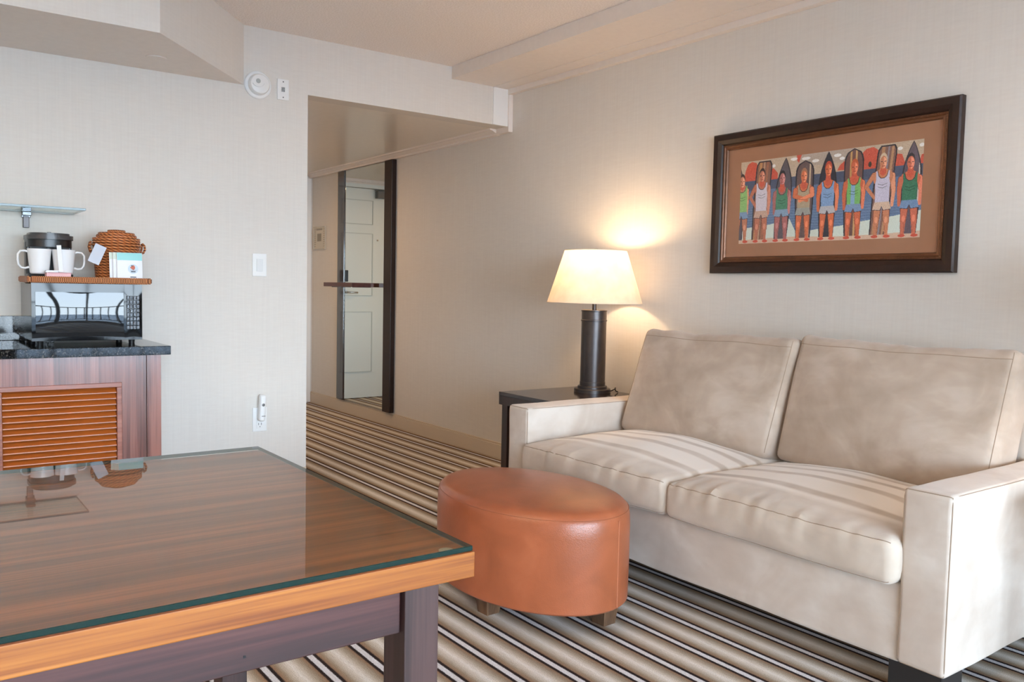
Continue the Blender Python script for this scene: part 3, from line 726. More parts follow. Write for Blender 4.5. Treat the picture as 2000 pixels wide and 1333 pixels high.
# added uplighter, unseen behind the camera: warm fill for the ceiling
t = thing('ceiling_fill_lamp', 'unseen uplighter floor lamp added behind the viewpoint to brighten the ceiling', 'lamp', (-1.6, -1.45, 0))
bm = bmesh.new(); lathe(bm, [(0.14, 0), (0.14, 0.02), (0.02, 0.03), (0.012, 0.04), (0.012, 1.7), (0.03, 1.72)], 32); obj('pole', bm, BRONZE, t, 30)
bm = bmesh.new(); lathe(bm, [(0.03, 1.72), (0.12, 1.78), (0.17, 1.84)], 40, cap1=False); obj('bowl', bm, BRONZE, t, True)
ld = bpy.data.lights.new('ceiling_fill_light', 'AREA'); ld.shape = 'DISK'; ld.size = 0.26; ld.energy = ROOM_W; ld.color = (1, 0.79, 0.54)
lo = bpy.data.objects.new('ceiling_fill_light', ld); COL.objects.link(lo); lo.parent = t; lo.location = (0, 0, 1.82); lo.rotation_euler = (PI, 0, 0)

# ------------------------------------------------------------------ picture
PX0, PX1, PZ0, PZ1, PY = -2.706, -1.560, 1.190, 1.833, 3.13
pc = thing('framed_picture', 'dark framed picture of eight swimmers with surfboards on brown mat', 'picture', ((PX0+PX1)/2, D, (PZ0+PZ1)/2))
hx, hz = (PX1-PX0)/2, (PZ1-PZ0)/2
def frame_bar(prof, hx, hz):
    """prof: (inset, y) pairs, swept round the rectangle with mitred corners"""
    bm = bmesh.new(); R = []
    for ins, y in prof:
        R.append([bm.verts.new((sx*(hx-ins), y, sz*(hz-ins))) for sx, sz in ((-1, -1), (1, -1), (1, 1), (-1, 1))])
    n = len(prof)
    for i in range(n):
        a_, b2 = R[i], R[(i+1) % n]
        for k in range(4): bm.faces.new((a_[k], a_[(k+1) % 4], b2[(k+1) % 4], b2[k]))
    return bm
obj('frame', frame_bar([(0, -0.002), (0, -0.030), (0.006, -0.037), (0.03, -0.037), (0.046, -0.028), (0.052, -0.020), (0.052, -0.002)], hx, hz), FRAMEW, pc)
obj('inner_lip', frame_bar([(0.052, -0.004), (0.052, -0.0215), (0.060, -0.0225), (0.064, -0.018), (0.072, -0.019), (0.076, -0.0125), (0.076, -0.004)], hx, hz), FRAMEL, pc)
bm = bmesh.new()
def bead(x, z):
    r = 0.0022
    vs = [bm.verts.new((x+dx*r, -0.0225-dy*r, z+dz*r)) for dx, dy, dz in ((1, 0, 0), (-1, 0, 0), (0, 0, 1), (0, 0, -1), (0, 1, 0))]
    for a_, b2 in ((0, 2), (2, 1), (1, 3), (3, 0)): bm.faces.new((vs[a_], vs[b2], vs[4]))
st = 0.0062; i0 = 0.056
nx_, nz_ = int(2*(hx-i0)/st), int(2*(hz-i0)/st)
for i in range(nx_+1):
    for sz in (-1, 1): bead(-(hx-i0)+i*st, sz*(hz-i0))
for i in range(nz_+1):
    for sx in (-1, 1): bead(sx*(hx-i0), -(hz-i0)+i*st)
o = obj('beading', bm, plain('bead_bronze', (92, 62, 44), 0.35, 0.3), pc); o['kind'] = 'stuff'
obj('mat_board', box(-hx+0.05, hx-0.05, -0.0095, -0.003, -hz+0.05, hz-0.05), MATB, pc)
obj('cover_glass', box(-hx+0.06, hx-0.06, -0.0145, -0.0125, -hz+0.06, hz-0.06), PGLASS, pc)
# the print, painted by polygons in its own 0..1 coordinates (u right, v down)
W_, H_ = 620, 270
img = np.zeros((H_, W_, 3)); UU, VV = np.meshgrid((np.arange(W_)+0.5)/W_, (np.arange(H_)+0.5)/H_)
rng = np.random.default_rng(3)
def C3(c): return np.array(c, float)
def inside(poly):
    m_ = np.zeros(UU.shape, bool); n = len(poly)
    j = n-1
    for i in range(n):
        (xi, yi), (xj, yj) = poly[i], poly[j]
        if yi != yj:
            c = ((yi > VV) != (yj > VV)) & (UU < (xj-xi)*(VV-yi)/(yj-yi)+xi); m_ ^= c
        j = i
    return m_
def fill(poly, col, var=12): 
    m_ = inside(poly); img[m_] = C3(col)+rng.normal(0, var, (m_.sum(), 1))
    return m_
AR = 2.3
def stroke(pts, wd, col):
    best = np.full(UU.shape, 9.0)
    for (x0, y0), (x1, y1) in zip(pts, pts[1:]):
        dx, dy = (x1-x0)*AR, y1-y0; L2 = dx*dx+dy*dy+1e-12
        tt = np.clip(((UU-x0)*AR*dx+(VV-y0)*dy)/L2, 0, 1)
        best = np.minimum(best, np.hypot((UU-x0)*AR-tt*dx, VV-y0-tt*dy))
    m_ = best < wd/2; img[m_] = C3(col)
def ell(cx, cy, ru, rv, col, var=8):
    m_ = ((UU-cx)/ru)**2+((VV-cy)/rv)**2 < 1; img[m_] = C3(col)+rng.normal(0, var, (m_.sum(), 1))
def limb(pts, w0, w1, col, edge=(120, 60, 44)):
    for k, ((x0, y0), (x1, y1)) in enumerate(zip(pts, pts[1:])):
        for (ww, cc) in ((1.18, edge), (1.0, col)):
            if k and cc is edge: continue
            dx, dy = (x1-x0)*AR, y1-y0; L2 = dx*dx+dy*dy+1e-12
            tt = np.clip(((UU-x0)*AR*dx+(VV-y0)*dy)/L2, 0, 1)
            dd = np.hypot((UU-x0)*AR-tt*dx, VV-y0-tt*dy); n_ = len(pts)-1
            rr = (w0+(w1-w0)*((k+tt)/n_))*ww/2; m_ = dd < rr
            img[m_] = C3(cc)+(rng.normal(0, 10, (m_.sum(), 1)) if cc is col else 0)
img[:] = C3((196, 176, 152))+rng.normal(0, 12, (H_, W_, 1))
m_ = (VV < 0.14)&(UU > 0.36)&(UU < 0.66); img[m_] = img[m_]*0.88+C3((10, 12, 18))
SEA = (98, 122, 156)
m_ = (VV > 0.24) & (VV < 0.97); img[m_] = C3(SEA)+rng.normal(0, 9, (m_.sum(), 1))
m_ = (VV > 0.24)&(VV < 0.36); img[m_] = C3((78, 88, 112))+rng.normal(0, 8, (m_.sum(), 1))
for y in np.arange(0.6, 0.85, 0.03): stroke([(0, y), (0.3, y-0.01), (0.7, y+0.01), (1, y)], 0.004, (122, 150, 186))
RED = (204, 88, 66)
for pg in ([(0.02, 0.24), (0.03, 0.12), (0.045, 0.04), (0.07, 0.01), (0.1, 0.03), (0.14, 0.24)], [(0.17, 0.24), (0.18, 0.12), (0.21, 0.12), (0.235, 0.18), (0.235, 0.25), (0.2, 0.25)],
           [(0.575, 0.23), (0.59, 0.17), (0.62, 0.12), (0.64, 0.23)], [(0.69, 0.25), (0.70, 0.08), (0.725, 0.03), (0.76, 0.02), (0.785, 0.06), (0.80, 0.25)], [(0.86, 0.25), (0.87, 0.12), (0.9, 0.13), (0.92, 0.25)],
           [(0.345, 0.0), (0.375, 0.0), (0.36, 0.09), (0.35, 0.07)], [(0.99, 0.16), (1, 0.15), (1, 0.25), (0.98, 0.25)]): fill(pg, RED)
for cx, cy, ru in ((0.165, 0.1, 0.012), (0.33, 0.04, 0.02), (0.4, 0.05, 0.025), (0.455, 0.09, 0.02), (0.575, 0.06, 0.02), (0.60, 0.1, 0.014), (0.89, 0.07, 0.012), (0.99, 0.06, 0.012), (0.21, 0.09, 0.01)):
    ell(cx, cy, ru, 0.018, (238, 236, 232))
ell(0.745, 0.2, 0.008, 0.03, (70, 60, 50))
fill([(0, 0.82), (0.1, 0.80), (0.2, 0.78), (0.316, 0.727), (0.36, 0.9), (0.467, 0.866), (0.53, 0.85), (0.6, 0.84), (0.725, 0.80), (0.873, 0.765), (1, 0.72), (1, 1), (0, 1)], (216, 226, 214), 6)
fill([(0, 0.955), (0.3, 0.935), (0.6, 0.955), (0.8, 0.95), (1, 0.93), (1, 1), (0, 1)], (216, 186, 162), 8)
BK = (44, 42, 52)
def board(xc, top, hw, tip, col, stripes=(), ang=0.0, bot=0.955):
    def pts(k):
        P = []
        for i in range(25):
            s_ = i/24
            if tip == 'point': wv = math.sin(min(1, s_/0.42)*PI/2)**0.85
            elif tip == 'round': wv = min(1, (1-(1-min(1, s_/0.16))**2)**0.5)
            else: wv = min(1, 0.72+0.28*(1-(1-min(1, s_/0.1))**2)**0.5)
            wv *= 1-0.22*max(0, s_-0.55)/0.45
            P.append((s_, wv*hw*k))
        tp = top+(0.012 if k < 1 else 0)
        return [(xc+ang*s_-w_, tp+(bot-tp)*s_) for s_, w_ in P]+[(xc+ang*s_+w_, tp+(bot-tp)*s_) for s_, w_ in reversed(P)]
    fill(pts(1.0), BK, 4); m_ = fill(pts(0.86), col, 8)
    for off, sw, sc_ in stripes:
        mm = m_ & (np.abs(UU-xc-ang*(VV-top)-off) < sw); img[mm] = C3(sc_)+rng.normal(0, 8, (mm.sum(), 1))
    for off in np.arange(-hw, hw, 0.006):
        mm = m_ & (np.abs(UU-xc-ang*(VV-top)-off) < 0.0009); img[mm] *= 0.88
def figure(xc, hd, sk, tank, shorts, pose='down', hair=(70, 50, 44), dx=0.0, sh=0.345, shz=(0.61, 0.69), feet=0.975, wS=0.05, tankline=None, hw=0.018):
    sk2 = tuple(min(255, v+28) for v in sk); skd = tuple(int(v*0.78) for v in sk)
    # legs
    for sg in (-1, 1):
        limb([(xc+sg*0.021, shz[1]-0.03), (xc+sg*0.025, 0.82), (xc+sg*0.026, feet-0.02)], 0.078, 0.04, sk)
        ell(xc+sg*0.024, 0.80, 0.008, 0.035, sk2); ell(xc+sg*0.03, feet, 0.017, 0.016, (206, 84, 62))
        stroke([(xc+sg*0.018, 0.86), (xc+sg*0.02, 0.94)], 0.006, skd)
    # arms
    if pose == 'down':
        for sg in (-1, 1): limb([(xc+sg*wS*0.86, sh+0.05), (xc+sg*wS*1.0, 0.5), (xc+sg*wS*0.95, 0.655)], 0.056, 0.034, sk if sg < 0 else sk2)
    if pose == 'akimbo':
        limb([(xc-wS*0.85, sh+0.03), (xc-wS*1.55, 0.44), (xc-wS*0.75, 0.56)], 0.05, 0.034, sk)
        limb([(xc+wS*0.9, sh+0.05), (xc+wS*1.05, 0.5), (xc+wS*0.95, 0.65)], 0.056, 0.034, sk2)
    # torso skin
    fill([(xc-wS, sh+0.05), (xc-wS*0.75, sh), (xc-0.012, sh-0.03), (xc+0.012, sh-0.03), (xc+wS*0.75, sh), (xc+wS, sh+0.05), (xc+wS*0.8, sh+0.12), (xc-wS*0.8, sh+0.12)], sk)
    # tank
    m_ = fill([(xc-0.034, sh-0.005), (xc-0.026, sh-0.01), (xc-0.02, sh+0.045), (xc-0.008, sh+0.07), (xc+0.008, sh+0.07), (xc+0.02, sh+0.045), (xc+0.026, sh-0.01), (xc+0.034, sh-0.005),
          (xc+0.032, sh+0.08), (xc+0.036, sh+0.12), (xc+0.034, shz[0]), (xc-0.034, shz[0]), (xc-0.036, sh+0.12), (xc-0.032, sh+0.08)], tank)
    if tankline: 
        mm = m_ & (np.abs(UU-xc+0.004) < 0.011); img[mm] = C3(tankline)+rng.normal(0, 8, (mm.sum(), 1))
    for yy in (sh+0.13, sh+0.16): stroke([(xc-0.022, yy), (xc, yy+0.014), (xc+0.022, yy-0.004)], 0.005, tuple(int(v*0.5) for v in tank))
    stroke([(xc-0.026, sh-0.01), (xc-0.02, sh+0.045), (xc-0.008, sh+0.07), (xc+0.008, sh+0.07), (xc+0.02, sh+0.045), (xc+0.026, sh-0.01)], 0.007, (52, 44, 52))
    # shorts
    fill([(xc-0.036, shz[0]), (xc+0.036, shz[0]), (xc+0.046, shz[1]), (xc+0.008, shz[1]+0.008), (xc, shz[0]+0.05), (xc-0.008, shz[1]+0.008), (xc-0.046, shz[1])], shorts)
    stroke([(xc-0.046, shz[1]), (xc-0.008, shz[1]+0.01), (xc, shz[0]+0.05), (xc+0.008, shz[1]+0.01), (xc+0.046, shz[1])], 0.006, (60, 56, 70))
    if pose == 'cross':
        for sg in (-1, 1): limb([(xc+sg*wS*0.9, sh+0.05), (xc+sg*wS*0.98, 0.47), (xc-sg*0.02, 0.525)], 0.056, 0.045, sk if sg < 0 else sk2)
        stroke([(xc-0.04, 0.505), (xc+0.01, 0.52), (xc+0.04, 0.5)], 0.006, skd)
    # neck and head
    xh = xc+dx
    fill([(xh-0.011, hd+0.02), (xh+0.011, hd+0.02), (xc+0.016, sh+0.02), (xc, sh+0.05), (xc-0.016, sh+0.02)], (206, 92, 66))
    ell(xh, hd-0.02, hw*1.05, 0.075, hair); ell(xh, hd+0.005, hw*0.95, 0.068, sk)
    mm = (((UU-xh)/(hw*0.9))**2+((VV-hd-0.01)/0.06)**2 < 1) & (UU > xh+0.001); img[mm] = C3(tuple(min(255, v+44) for v in sk))+rng.normal(0, 14, (mm.sum(), 1))
    for sg in (-1, 1): stroke([(xh+sg*0.009-0.003, hd-0.004), (xh+sg*0.009+0.003, hd-0.004)], 0.008, (50, 40, 46))
    stroke([(xh, hd), (xh+0.002, hd+0.024)], 0.005, (120, 60, 50)); stroke([(xh-0.006, hd+0.042), (xh+0.007, hd+0.042)], 0.007, (150, 50, 44))
WOOD = (112, 90, 88); GRY = (100, 92, 100)
board(-0.005, 0.05, 0.034, 'point', GRY)
board(0.153, 0.02, 0.05, 'blunt', (140, 100, 84), ((-0.022, 0.008, (196, 146, 98)), (0.0, 0.005, (196, 160, 130)), (0.02, 0.006, (170, 110, 84))), -0.03)
board(0.283, 0.01, 0.049, 'point', GRY, (), -0.02)
board(0.397, 0.07, 0.053, 'round', WOOD, ((0.03, 0.004, (206, 182, 150)),))
board(0.527, 0.003, 0.050, 'point', (54, 54, 66))
board(0.664, 0.006, 0.051, 'round', (118, 84, 78), ((-0.015, 0.005, (204, 160, 100)), (0.012, 0.005, (214, 170, 112))))
board(0.832, 0.02, 0.048, 'blunt', (138, 100, 88), ((-0.02, 0.008, (190, 140, 100)), (0.006, 0.004, (150, 142, 150)), (0.026, 0.006, (196, 148, 108))), -0.04)
board(0.953, 0.006, 0.047, 'point', (104, 92, 104), ((0.034, 0.003, (216, 206, 196)),), -0.01)
figure(0.012, 0.24, (196, 130, 100), (142, 190, 116), (126, 156, 190), sh=0.3, wS=0.036)
figure(0.139, 0.195, (190, 118, 92), (214, 206, 216), (200, 168, 150), 'akimbo', sh=0.285, wS=0.046, hair=(60, 44, 48))
figure(0.265, 0.25, (176, 108, 104), (76, 136, 106), (136, 162, 190), sh=0.37, wS=0.046, hair=(40, 34, 40))
figure(0.393, 0.25, (212, 116, 76), (178, 160, 132), (160, 162, 156), 'cross', sh=0.355, wS=0.052, hair=(170, 120, 90))
figure(0.529, 0.205, (214, 112, 70), (132, 164, 204), (190, 188, 190), sh=0.345, wS=0.052, hair=(190, 72, 50))
figure(0.668, 0.215, (206, 106, 70), (124, 186, 106), (126, 152, 188), sh=0.335, wS=0.05, tankline=(138, 176, 206), hair=(196, 96, 54))
figure(0.812, 0.19, (204, 132, 96), (208, 202, 220), (216, 188, 164), 'akimbo', sh=0.29, wS=0.052, hair=(214, 190, 160))
figure(0.943, 0.225, (206, 112, 84), (58, 120, 92), (118, 146, 184), sh=0.34, wS=0.05, hair=(48, 40, 48))
img = np.clip(img, 0, 255)/255
limg = np.where(img <= 0.04045, img/12.92, ((img+0.055)/1.055)**2.4)
AX, BX, AZ0, AZ1 = -2.557, -1.704, 1.325, 1.695
cxp, czp = (PX0+PX1)/2, (PZ0+PZ1)/2
xs = np.linspace(AX-cxp, BX-cxp, W_); zs = np.linspace(AZ1-czp, AZ0-czp, H_)
XX, ZZ = np.meshgrid(xs, zs)
verts = np.stack([XX, np.full_like(XX, -0.0102), ZZ], -1).reshape(-1, 3)
idx = np.arange(W_*H_).reshape(H_, W_)
quads = np.stack([idx[:-1, :-1], idx[1:, :-1], idx[1:, 1:], idx[:-1, 1:]], -1).reshape(-1, 4)
me = bpy.data.meshes.new('print')
me.vertices.add(len(verts)); me.vertices.foreach_set('co', verts.ravel())
me.loops.add(quads.size); me.loops.foreach_set('vertex_index', quads.ravel().astype(np.int32))
me.polygons.add(len(quads)); me.polygons.foreach_set('loop_start', np.arange(0, quads.size, 4, dtype=np.int32))
me.update(calc_edges=True); me.validate()
ca = me.color_attributes.new('ink', 'FLOAT_COLOR', 'POINT')
ca.data.foreach_set('color', np.concatenate([limg.reshape(-1, 3), np.ones((W_*H_, 1))], 1).astype(np.float32).ravel())
mt, nt_, b = base('printed_art'); at = N(nt_, 'ShaderNodeAttribute'); at.attribute_name = 'ink'
nt_.links.new(at.outputs['Color'], b.inputs['Base Color']); b.inputs['Roughness'].default_value = 0.7
me.materials.append(mt)
po_ = bpy.data.objects.new('print', me); COL.objects.link(po_); po_.parent = pc
po_['label'] = 'colourful print of a row of swimmers holding surfboards'

# ------------------------------------------------------------------ kitchenette
CX = -3.83
cb = thing('kitchen_cabinet', 'striped reddish wood cabinet with louvred panel under the granite counter', 'cabinet', (0, 0, 0))
LP = [(0.344, 0.759), (-0.22, 0.195)]
ztop, zbot = 0.652, 0.14
bod = [(-L+0.002, CX-0.03, -0.8, 0.936, 0.08, 0.785), (-L+0.05, CX-0.06, -0.8, 0.92, 0.0, 0.08)]
obj('body', boxes([(-L+0.016, CX-0.035, -0.8, 0.936, 0.08, 0.7845), (-L+0.05, CX-0.06, -0.8, 0.92, 0.0, 0.08)]), CABW, cb)
obj('face_frame', boxes([(CX-0.035, CX, -0.8, 0.876, ztop+0.02, 0.7845), (CX-0.035, CX, 0.779, 0.876, 0.08, ztop+0.02), (CX-0.035, CX, 0.215, 0.324, 0.08, ztop+0.02), (CX-0.035, CX, -0.8, -0.24, 0.08, ztop+0.02)]), CABW, cb)
obj('corner_stile', box(CX-0.035, CX+0.001, 0.878, 0.936, 0.08, 0.7845, 0.001), CABW, cb)
for (y0, y1) in LP:
    lp = obj('louvre_panel', boxes([(CX-0.03, CX+0.004, y0-0.02, y1+0.02, ztop, ztop+0.02), (CX-0.03, CX+0.004, y0-0.02, y0, zbot, ztop), (CX-0.03, CX+0.004, y1, y1+0.02, zbot, ztop), (CX-0.03, CX+0.004, y0-0.02, y1+0.02, zbot-0.02, zbot)], 0.002), CABH, cb)
    obj('backing', box(CX-0.034, CX-0.031, y0, y1, zbot, ztop), SLAT, lp)
    k = 0; z = ztop-0.012
    first = None
    while z > zbot+0.01:
        if first is None:
            bm = bmesh.new(); pf_ = [(-0.014, 0.0135), (0.009, -0.0085), (0.0095, -0.0125), (0.006, -0.0135), (-0.018, 0.0085)]
            e0 = [bm.verts.new((x_, y0+0.001, z_)) for x_, z_ in pf_]; e1 = [bm.verts.new((x_, y1-0.001, z_)) for x_, z_ in pf_]
            bm.faces.new(e0); bm.faces.new(list(reversed(e1)))
            for q_ in range(5): bm.faces.new((e0[q_], e0[(q_+1) % 5], e1[(q_+1) % 5], e1[q_]))
            first = obj('slat', bm, SLAT, lp, loc=(CX-0.012, 0, z))
        else:
            s = first.copy(); COL.objects.link(s); s.parent = lp; s.location = (CX-0.012, 0, z)
        z -= 0.0248
tag(obj('countertop', box(-L+0.002, -3.80, -0.8, 0.97, 0.785, 0.823, 0.002), GRAN), 'black speckled granite counter slab with polished edge on the cabinet', 'countertop')
tag(obj('backsplash', box(-L+0.002, -L+0.022, -0.8, 0.60, 0.8235, 0.932, 0.0015), GRAN), 'low black granite backsplash strip against the wall behind microwave', 'backsplash')
# glass shelf
gs = thing('glass_shelf', 'clear glass wall shelf with chrome bracket above the coffee maker', 'shelf', (-L, 0, 1.40))
o = obj('glass_pane', box(0.004, 0.315, -0.8, 0.688, -0.005, 0.005, 0.001, 1), [SGLASS, SEDGE], gs)
for p in o.data.polygons:
    if abs(p.normal.z) < 0.9: p.material_index = 1
for yy in (0.50, -0.5):
    bm = boxes([(0.002, 0.05, yy-0.022, yy+0.014, -0.022, -0.0052), (0.002, 0.045, yy-0.022, yy+0.014, 0.0052, 0.016), (0.002, 0.012, yy-0.022, yy+0.014, -0.03, 0.016)], 0.002)
    br = obj('bracket', bm, CHROME, gs)
    obj('stem', boxes([(0.002, 0.02, yy-0.016, yy+0.008, -0.075, -0.024)], 0.002), BRONZE, br)
# microwave
mw = thing('microwave', 'glossy black microwave with mirror-like door on the granite counter', 'microwave', (-4.0, 0.686, 0.823))
MW = 0.43
obj('casing', box(-0.352, -0.022, -MW/2, MW/2, 0.016, 0.259, 0.004), CASE, mw)
def bow(y0, y1, z0, z1, x0, amt, ny=16, nz=10, edge=0.012):
    """front plate whose face bulges forward"""
    bm = bmesh.new(); g = []
    for j in range(nz+1):
        row = []
        for i in range(ny+1):
            y = y0+(y1-y0)*i/ny; z = z0+(z1-z0)*j/nz; v = 2*j/nz-1; u = 2*i/ny-1
            row.append(bm.verts.new((x0+amt*(1-v*v)*(0.6+0.4*(1-u*u)), y, z)))
        g.append(row)
    for j in range(nz):
        for i in range(ny): bm.faces.new((g[j][i], g[j][i+1], g[j+1][i+1], g[j+1][i]))
    bk = [[bm.verts.new((x0-edge, r[0].co.y, r[0].co.z)), bm.verts.new((x0-edge, r[-1].co.y, r[-1].co.z))] for r in g]
    for j in range(nz):
        bm.faces.new((g[j][0], g[j+1][0], bk[j+1][0], bk[j][0])); bm.faces.new((g[j][-1], bk[j][1], bk[j+1][1], g[j+1][-1])); bm.faces.new((bk[j][0], bk[j+1][0], bk[j+1][1], bk[j][1]))
    bm.faces.new(g[0]+[bk[0][1], bk[0][0]]); bm.faces.new(list(reversed(g[-1]))+[bk[-1][0], bk[-1][1]])
    return bm
dr_ = obj('door', bow(-MW/2, 0.142, 0.016, 0.259, -0.008, 0.004), BLKG, mw, True)
obj('door_window', bow(-MW/2+0.014, 0.138, 0.052, 0.222, -0.0035, 0.0035, edge=0.001), DOORGLASS, dr_, True)
cp = obj('control_panel', bow(0.1425, MW/2, 0.016, 0.259, -0.008, 0.003, 6), BLKG, mw, True)
bm = bmesh.new()
for i in range(4):
    for j in range(8):
        y = 0.15+i*0.0135; z = 0.062+j*0.0185; bx(bm, -0.006, -0.001+0.001*((i+j) % 2), y, y+0.0125, z, z+0.0172)
bmesh.ops.bevel(bm, geom=list(bm.edges), offset=0.0015, segments=1, affect='EDGES')
o = obj('keypad', bm, FOIL, cp); o['kind'] = 'stuff'
for x in (-0.31, -0.05):
    for y in (-0.18, 0.18):
        bm = bmesh.new(); lathe(bm, [(0.012, 0), (0.014, 0.0165)], 14); obj('foot', bm, BLKP, mw, loc=(x, y, 0))
# rattan tray
TRZ = 0.823+0.26
tr = thing('rattan_tray', 'brown woven rattan tray lying on top of the microwave', 'tray', (-4.125, 0.695, TRZ))
obj('bottom', box(-0.132, 0.132, -0.228, 0.228, 0.0, 0.012), RATT, tr)
fr_ = bmesh.new(); hxx, hyy = 0.145, 0.242
for (x0, x1, y0, y1) in ((-hxx, hxx, -hyy, -hyy+0.014), (-hxx, hxx, hyy-0.014, hyy), (hxx-0.014, hxx, -hyy+0.014, hyy-0.014), (-hxx, -hxx+0.014, -hyy+0.014, hyy-0.014)):
    bx(fr_, x0, x1, y0, y1, 0.001, 0.027)
bmesh.ops.bevel(fr_, geom=list(fr_.edges), offset=0.004, segments=2, affect='EDGES')
obj('rim', fr_, RATT, tr)
TZ = TRZ+0.0125
# coffee maker
cf = thing('coffee_maker', 'black two-cup coffee maker on the rattan tray behind two white mugs', 'coffee maker', (-4.175, 0.562, TZ))
cw = 0.09
def dshape(w_, d_, z0, z1, n=14, back=-0.07):
    """plan: straight back, curved front"""
    poly = [(back, -w_), ]+[(back+d_*(0.55+0.45*math.cos(a_)), w_*math.sin(a_)) for a_ in [-PI/2+PI*k/n for k in range(n+1)]]+[(back, w_)]
    bm = bmesh.new(); prism(bm, poly, z0, z1); return bm
bm = dshape(cw*0.98, 0.17, 0.0, 0.024); obj('base', bm, BLKP, cf, 30)
obj('tower', boxes([(-0.07, -0.01, -cw*0.99, cw*0.99, 0.0, 0.165)], 0.006), BLKP, cf)
bm = dshape(cw*0.96, 0.145, 0.14, 0.172); obj('brew_head', bm, GREYP if False else BLKP, cf, 30)
bm = dshape(cw, 0.17, 0.172, 0.190); prism_top = bm; obj('lid', bm, plain('charcoal_plastic', (62, 62, 64), 0.3), cf, 30)
bm = dshape(cw*0.86, 0.15, 0.190, 0.200); obj('lid_dome', bm, plain('charcoal_plastic', (62, 62, 64), 0.3), cf, 30)
bm = bmesh.new(); lathe(bm, [(0.008, 0.2), (0.008, 0.206)], 16); obj('knob', bm, GREYP, cf)
for yy in (-0.042, 0.042):
    bm = bmesh.new(); lathe(bm, [(0.022, 0.118), (0.03, 0.128), (0.034, 0.14)], 24); obj('brew_spout', bm, GREYP, cf, True, loc=(0.012, yy, 0))
# mugs
def mug(label, x, y, z, rz):
    t = thing('mug', label, 'mug', (x, y, z), rz, 'white mugs in front of the coffee maker'); t.scale = (1.06, 1.06, 1.07)
    bm = bmesh.new(); lathe(bm, [(0.0, 0.0), (0.030, 0.0), (0.034, 0.004), (0.037, 0.03), (0.041, 0.075), (0.0435, 0.098), (0.0415, 0.098), (0.039, 0.074), (0.035, 0.03), (0.031, 0.008), (0.0, 0.007)], 36, cap0=False, cap1=False)
    bmesh.ops.remove_doubles(bm, verts=list(bm.verts), dist=1e-5); obj('cup', bm, WHT, t, True)
    bm = bmesh.new(); pts = [(0.0375, 0, 0.085), (0.05, 0, 0.0895), (0.066, 0, 0.088), (0.075, 0, 0.076), (0.0755, 0, 0.055), (0.073, 0, 0.036), (0.064, 0, 0.024), (0.05, 0, 0.0215), (0.0365, 0, 0.026)]
    tube(bm, pts, 0.0042, 10); obj('handle', bm, WHT, t, True)
    return t
mug('white mug with handle to the left, in front of coffee maker', -4.085, 0.512, TZ+0.0245, -PI/2)
mug('white mug with handle to the right, behind pink box', -4.085, 0.604, TZ+0.0245, PI/2)
# box of sachets and stir stick
t = thing('sachet_box', 'small pink and white sachet holder in front of the right mug', 'box', (-4.015, 0.572, TZ))
obj('tray', boxes([(-0.03, 0.022, -0.046, 0.046, 0, 0.030)], 0.002), PINK, t)
obj('sachet', boxes([(-0.026, 0.018, -0.048, -0.002, 0.0305, 0.036), (-0.024, 0.016, -0.046, 0.004, 0.0362, 0.040)], 0.001), PAPER, t)
obj('lid_edge', boxes([(0.0222, 0.024, -0.040, 0.048, 0.0285, 0.031)]), plain('pink_dark', (176, 118, 124), 0.6), t)
bm = bmesh.new(); bx(bm, -0.001, 0.001, -0.0085, 0.0085, 0, 0.112)
tag(obj('paper_sachet', bm, PAPER, None, loc=(-4.012, 0.583, TZ+0.034), rot=(math.radians(3), math.radians(-4), 0.1)), 'tall narrow white paper stick standing in the pink holder', 'paper stick')
# ice bucket
bk = thing('rattan_ice_bucket', 'round woven rattan ice bucket with stepped lid on the tray', 'ice bucket', (-4.145, 0.826, TZ))
R0 = 0.096
pf = [(0.0, 0.0), (0.085, 0.0)]
for i in range(22):
    z = 0.004+i*0.0072; r = 0.086+0.010*(i/21)**0.8; pf += [(r-0.0015, z), (r+0.0015, z+0.0036)]
pf += [(0.094, 0.163)]
bm = bmesh.new(); lathe(bm, pf, 64, cap0=False); obj('basket', bm, RAT, bk, 60)
bm = bmesh.new(); tube(bm, [(0.1*math.cos(2*PI*i/64), 0.1*math.sin(2*PI*i/64), 0.160) for i in range(64)], 0.0045, 8, closed=True); obj('rim', bm, RAT, bk, True)
pf = [(0.0955, 0.165)]
def stepz(z0, z1, r):
    out = []; n = max(1, int((z1-z0)/0.0065))
    for i in range(n): out += [(r-0.001, z0+(z1-z0)*i/n), (r+0.0018, z0+(z1-z0)*(i+0.5)/n)]
    return out+[(r-0.001, z1)]
pf += stepz(0.166, 0.192, 0.097)+stepz(0.193, 0.206, 0.082)+stepz(0.207, 0.216, 0.074)+[(0.045, 0.217)]+stepz(0.218, 0.228, 0.036)+[(0.01, 0.230)]
bm = bmesh.new(); lathe(bm, pf, 64); obj('lid', bm, RAT, bk, 60)
for sg in (-1, 1):
    bm = bmesh.new(); tube(bm, [(0.02, sg*0.094, 0.125), (0.022, sg*0.108, 0.13), (0.022, sg*0.115, 0.145), (0.02, sg*0.113, 0.162), (0.01, sg*0.108, 0.170), (-0.01, sg*0.108, 0.168), (-0.02, sg*0.11, 0.15), (-0.02, sg*0.105, 0.13), (-0.018, sg*0.094, 0.125)], 0.005, 8)
    obj('handle', bm, RAT, bk, True)
tg = bmesh.new(); bx(tg, -0.0008, 0.0008, -0.0235, 0.0235, -0.085, 0)
t = tag(obj('paper_tag', tg, plain('clear_tag', (196, 202, 214), 0.25), None, loc=(-4.043, 0.744, TZ+0.153), rot=(math.radians(-24), math.radians(-8), 0)), 'pale card tag hanging off the left of rattan ice bucket', 'tag')
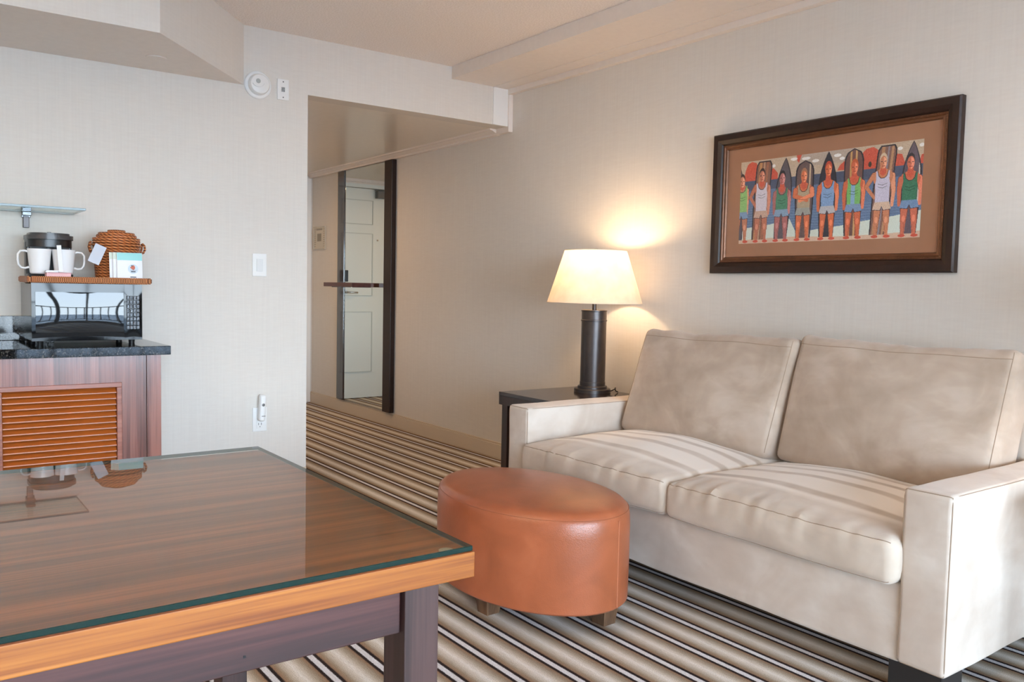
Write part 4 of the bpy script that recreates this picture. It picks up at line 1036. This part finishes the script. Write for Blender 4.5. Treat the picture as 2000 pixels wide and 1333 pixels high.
# coffee packets leaning on the bucket
def packet(label, x, y, rz, lean, front):
    t = thing('coffee_packet', label, 'packet', (x, y, TZ), rz, 'packets leaning against the ice bucket')
    w_, h_ = 0.052, 0.126
    def d(p, n):
        c = (1-min(1, abs(p.y)/w_)**2)*(1-min(1, abs(p.z)/(h_/2))**4); return Vector((0.0045*c*(1 if p.x > 0 else -1), 0, 0))
    bm, fm = roundbox(0.003, 2*w_, h_, 0.0012, (1, 8, 10), d)
    bmesh.ops.translate(bm, verts=list(bm.verts), vec=(0, 0, h_/2))
    obj('pouch', bm, PAPER, t, True, rot=(0, -lean, 0))
    off = 0.0065
    def flat(bmf, y0, y1, z0, z1, e=0.0003, yy=None):
        nn = 6
        g = [[bmf.verts.new((fm((0.0015, y0+(y1-y0)*i/nn, z0+(z1-z0)*j/nn-h_/2)).x+e, y0+(y1-y0)*i/nn, z0+(z1-z0)*j/nn)) for i in range(nn+1)] for j in range(nn+1)]
        for j in range(nn):
            for i in range(nn): bmf.faces.new((g[j][i], g[j][i+1], g[j+1][i+1], g[j+1][i]))
    if front:
        b1 = bmesh.new(); flat(b1, -w_+0.001, w_-0.001, h_-0.034, h_-0.001); obj('teal_band', b1, TEAL, t, rot=(0, -lean, 0))
        b1 = bmesh.new()
        xx = 0.0064
        for r_, mi in ((0.021, 0),):
            vs = [b1.verts.new((xx, 0.012+r_*math.cos(2*PI*i/28), 0.054+r_*math.sin(2*PI*i/28))) for i in range(28)]; b1.faces.new(vs)
        obj('round_emblem', b1, BLUEL, t, rot=(0, -lean, 0))
        b1 = bmesh.new(); xx = 0.0067
        vs = [b1.verts.new((xx, 0.012+0.009*math.cos(2*PI*i/7+0.4)*(1+0.4*(i % 2)), 0.060+0.008*math.sin(2*PI*i/7+0.4)*(1+0.5*(i % 2)))) for i in range(7)]; b1.faces.new(vs)
        obj('emblem_figure', b1, REDP, t, rot=(0, -lean, 0))
        b1 = bmesh.new(); bx(b1, 0.0066, 0.0069, 0.003, 0.022, 0.040, 0.0445); bx(b1, 0.0052, 0.0066, 0.000, 0.024, 0.017, 0.0205); bx(b1, 0.0064, 0.0070, 0.004, 0.012, 0.066, 0.070)
        bx(b1, 0.0066, 0.0069, 0.0, 0.026, 0.048, 0.0488)
        obj('lettering', b1, NAVY, t, rot=(0, -lean, 0))
    else:
        b1 = bmesh.new(); flat(b1, -w_+0.001, w_-0.001, h_-0.03, h_-0.001); obj('pale_band', b1, plain('pale_green_print', (206, 218, 204), 0.4), t, rot=(0, -lean, 0))
    return t
packet('rearmost white packet with pale green top, leaning on the bucket', -4.028, 0.826, 0.05, 0.10, False)
packet('middle white packet, partly hidden behind the teal-topped one', -4.014, 0.838, 0.03, 0.10, False)
packet('front white packet with teal top and round emblem', -4.0, 0.851, 0.0, 0.10, True)
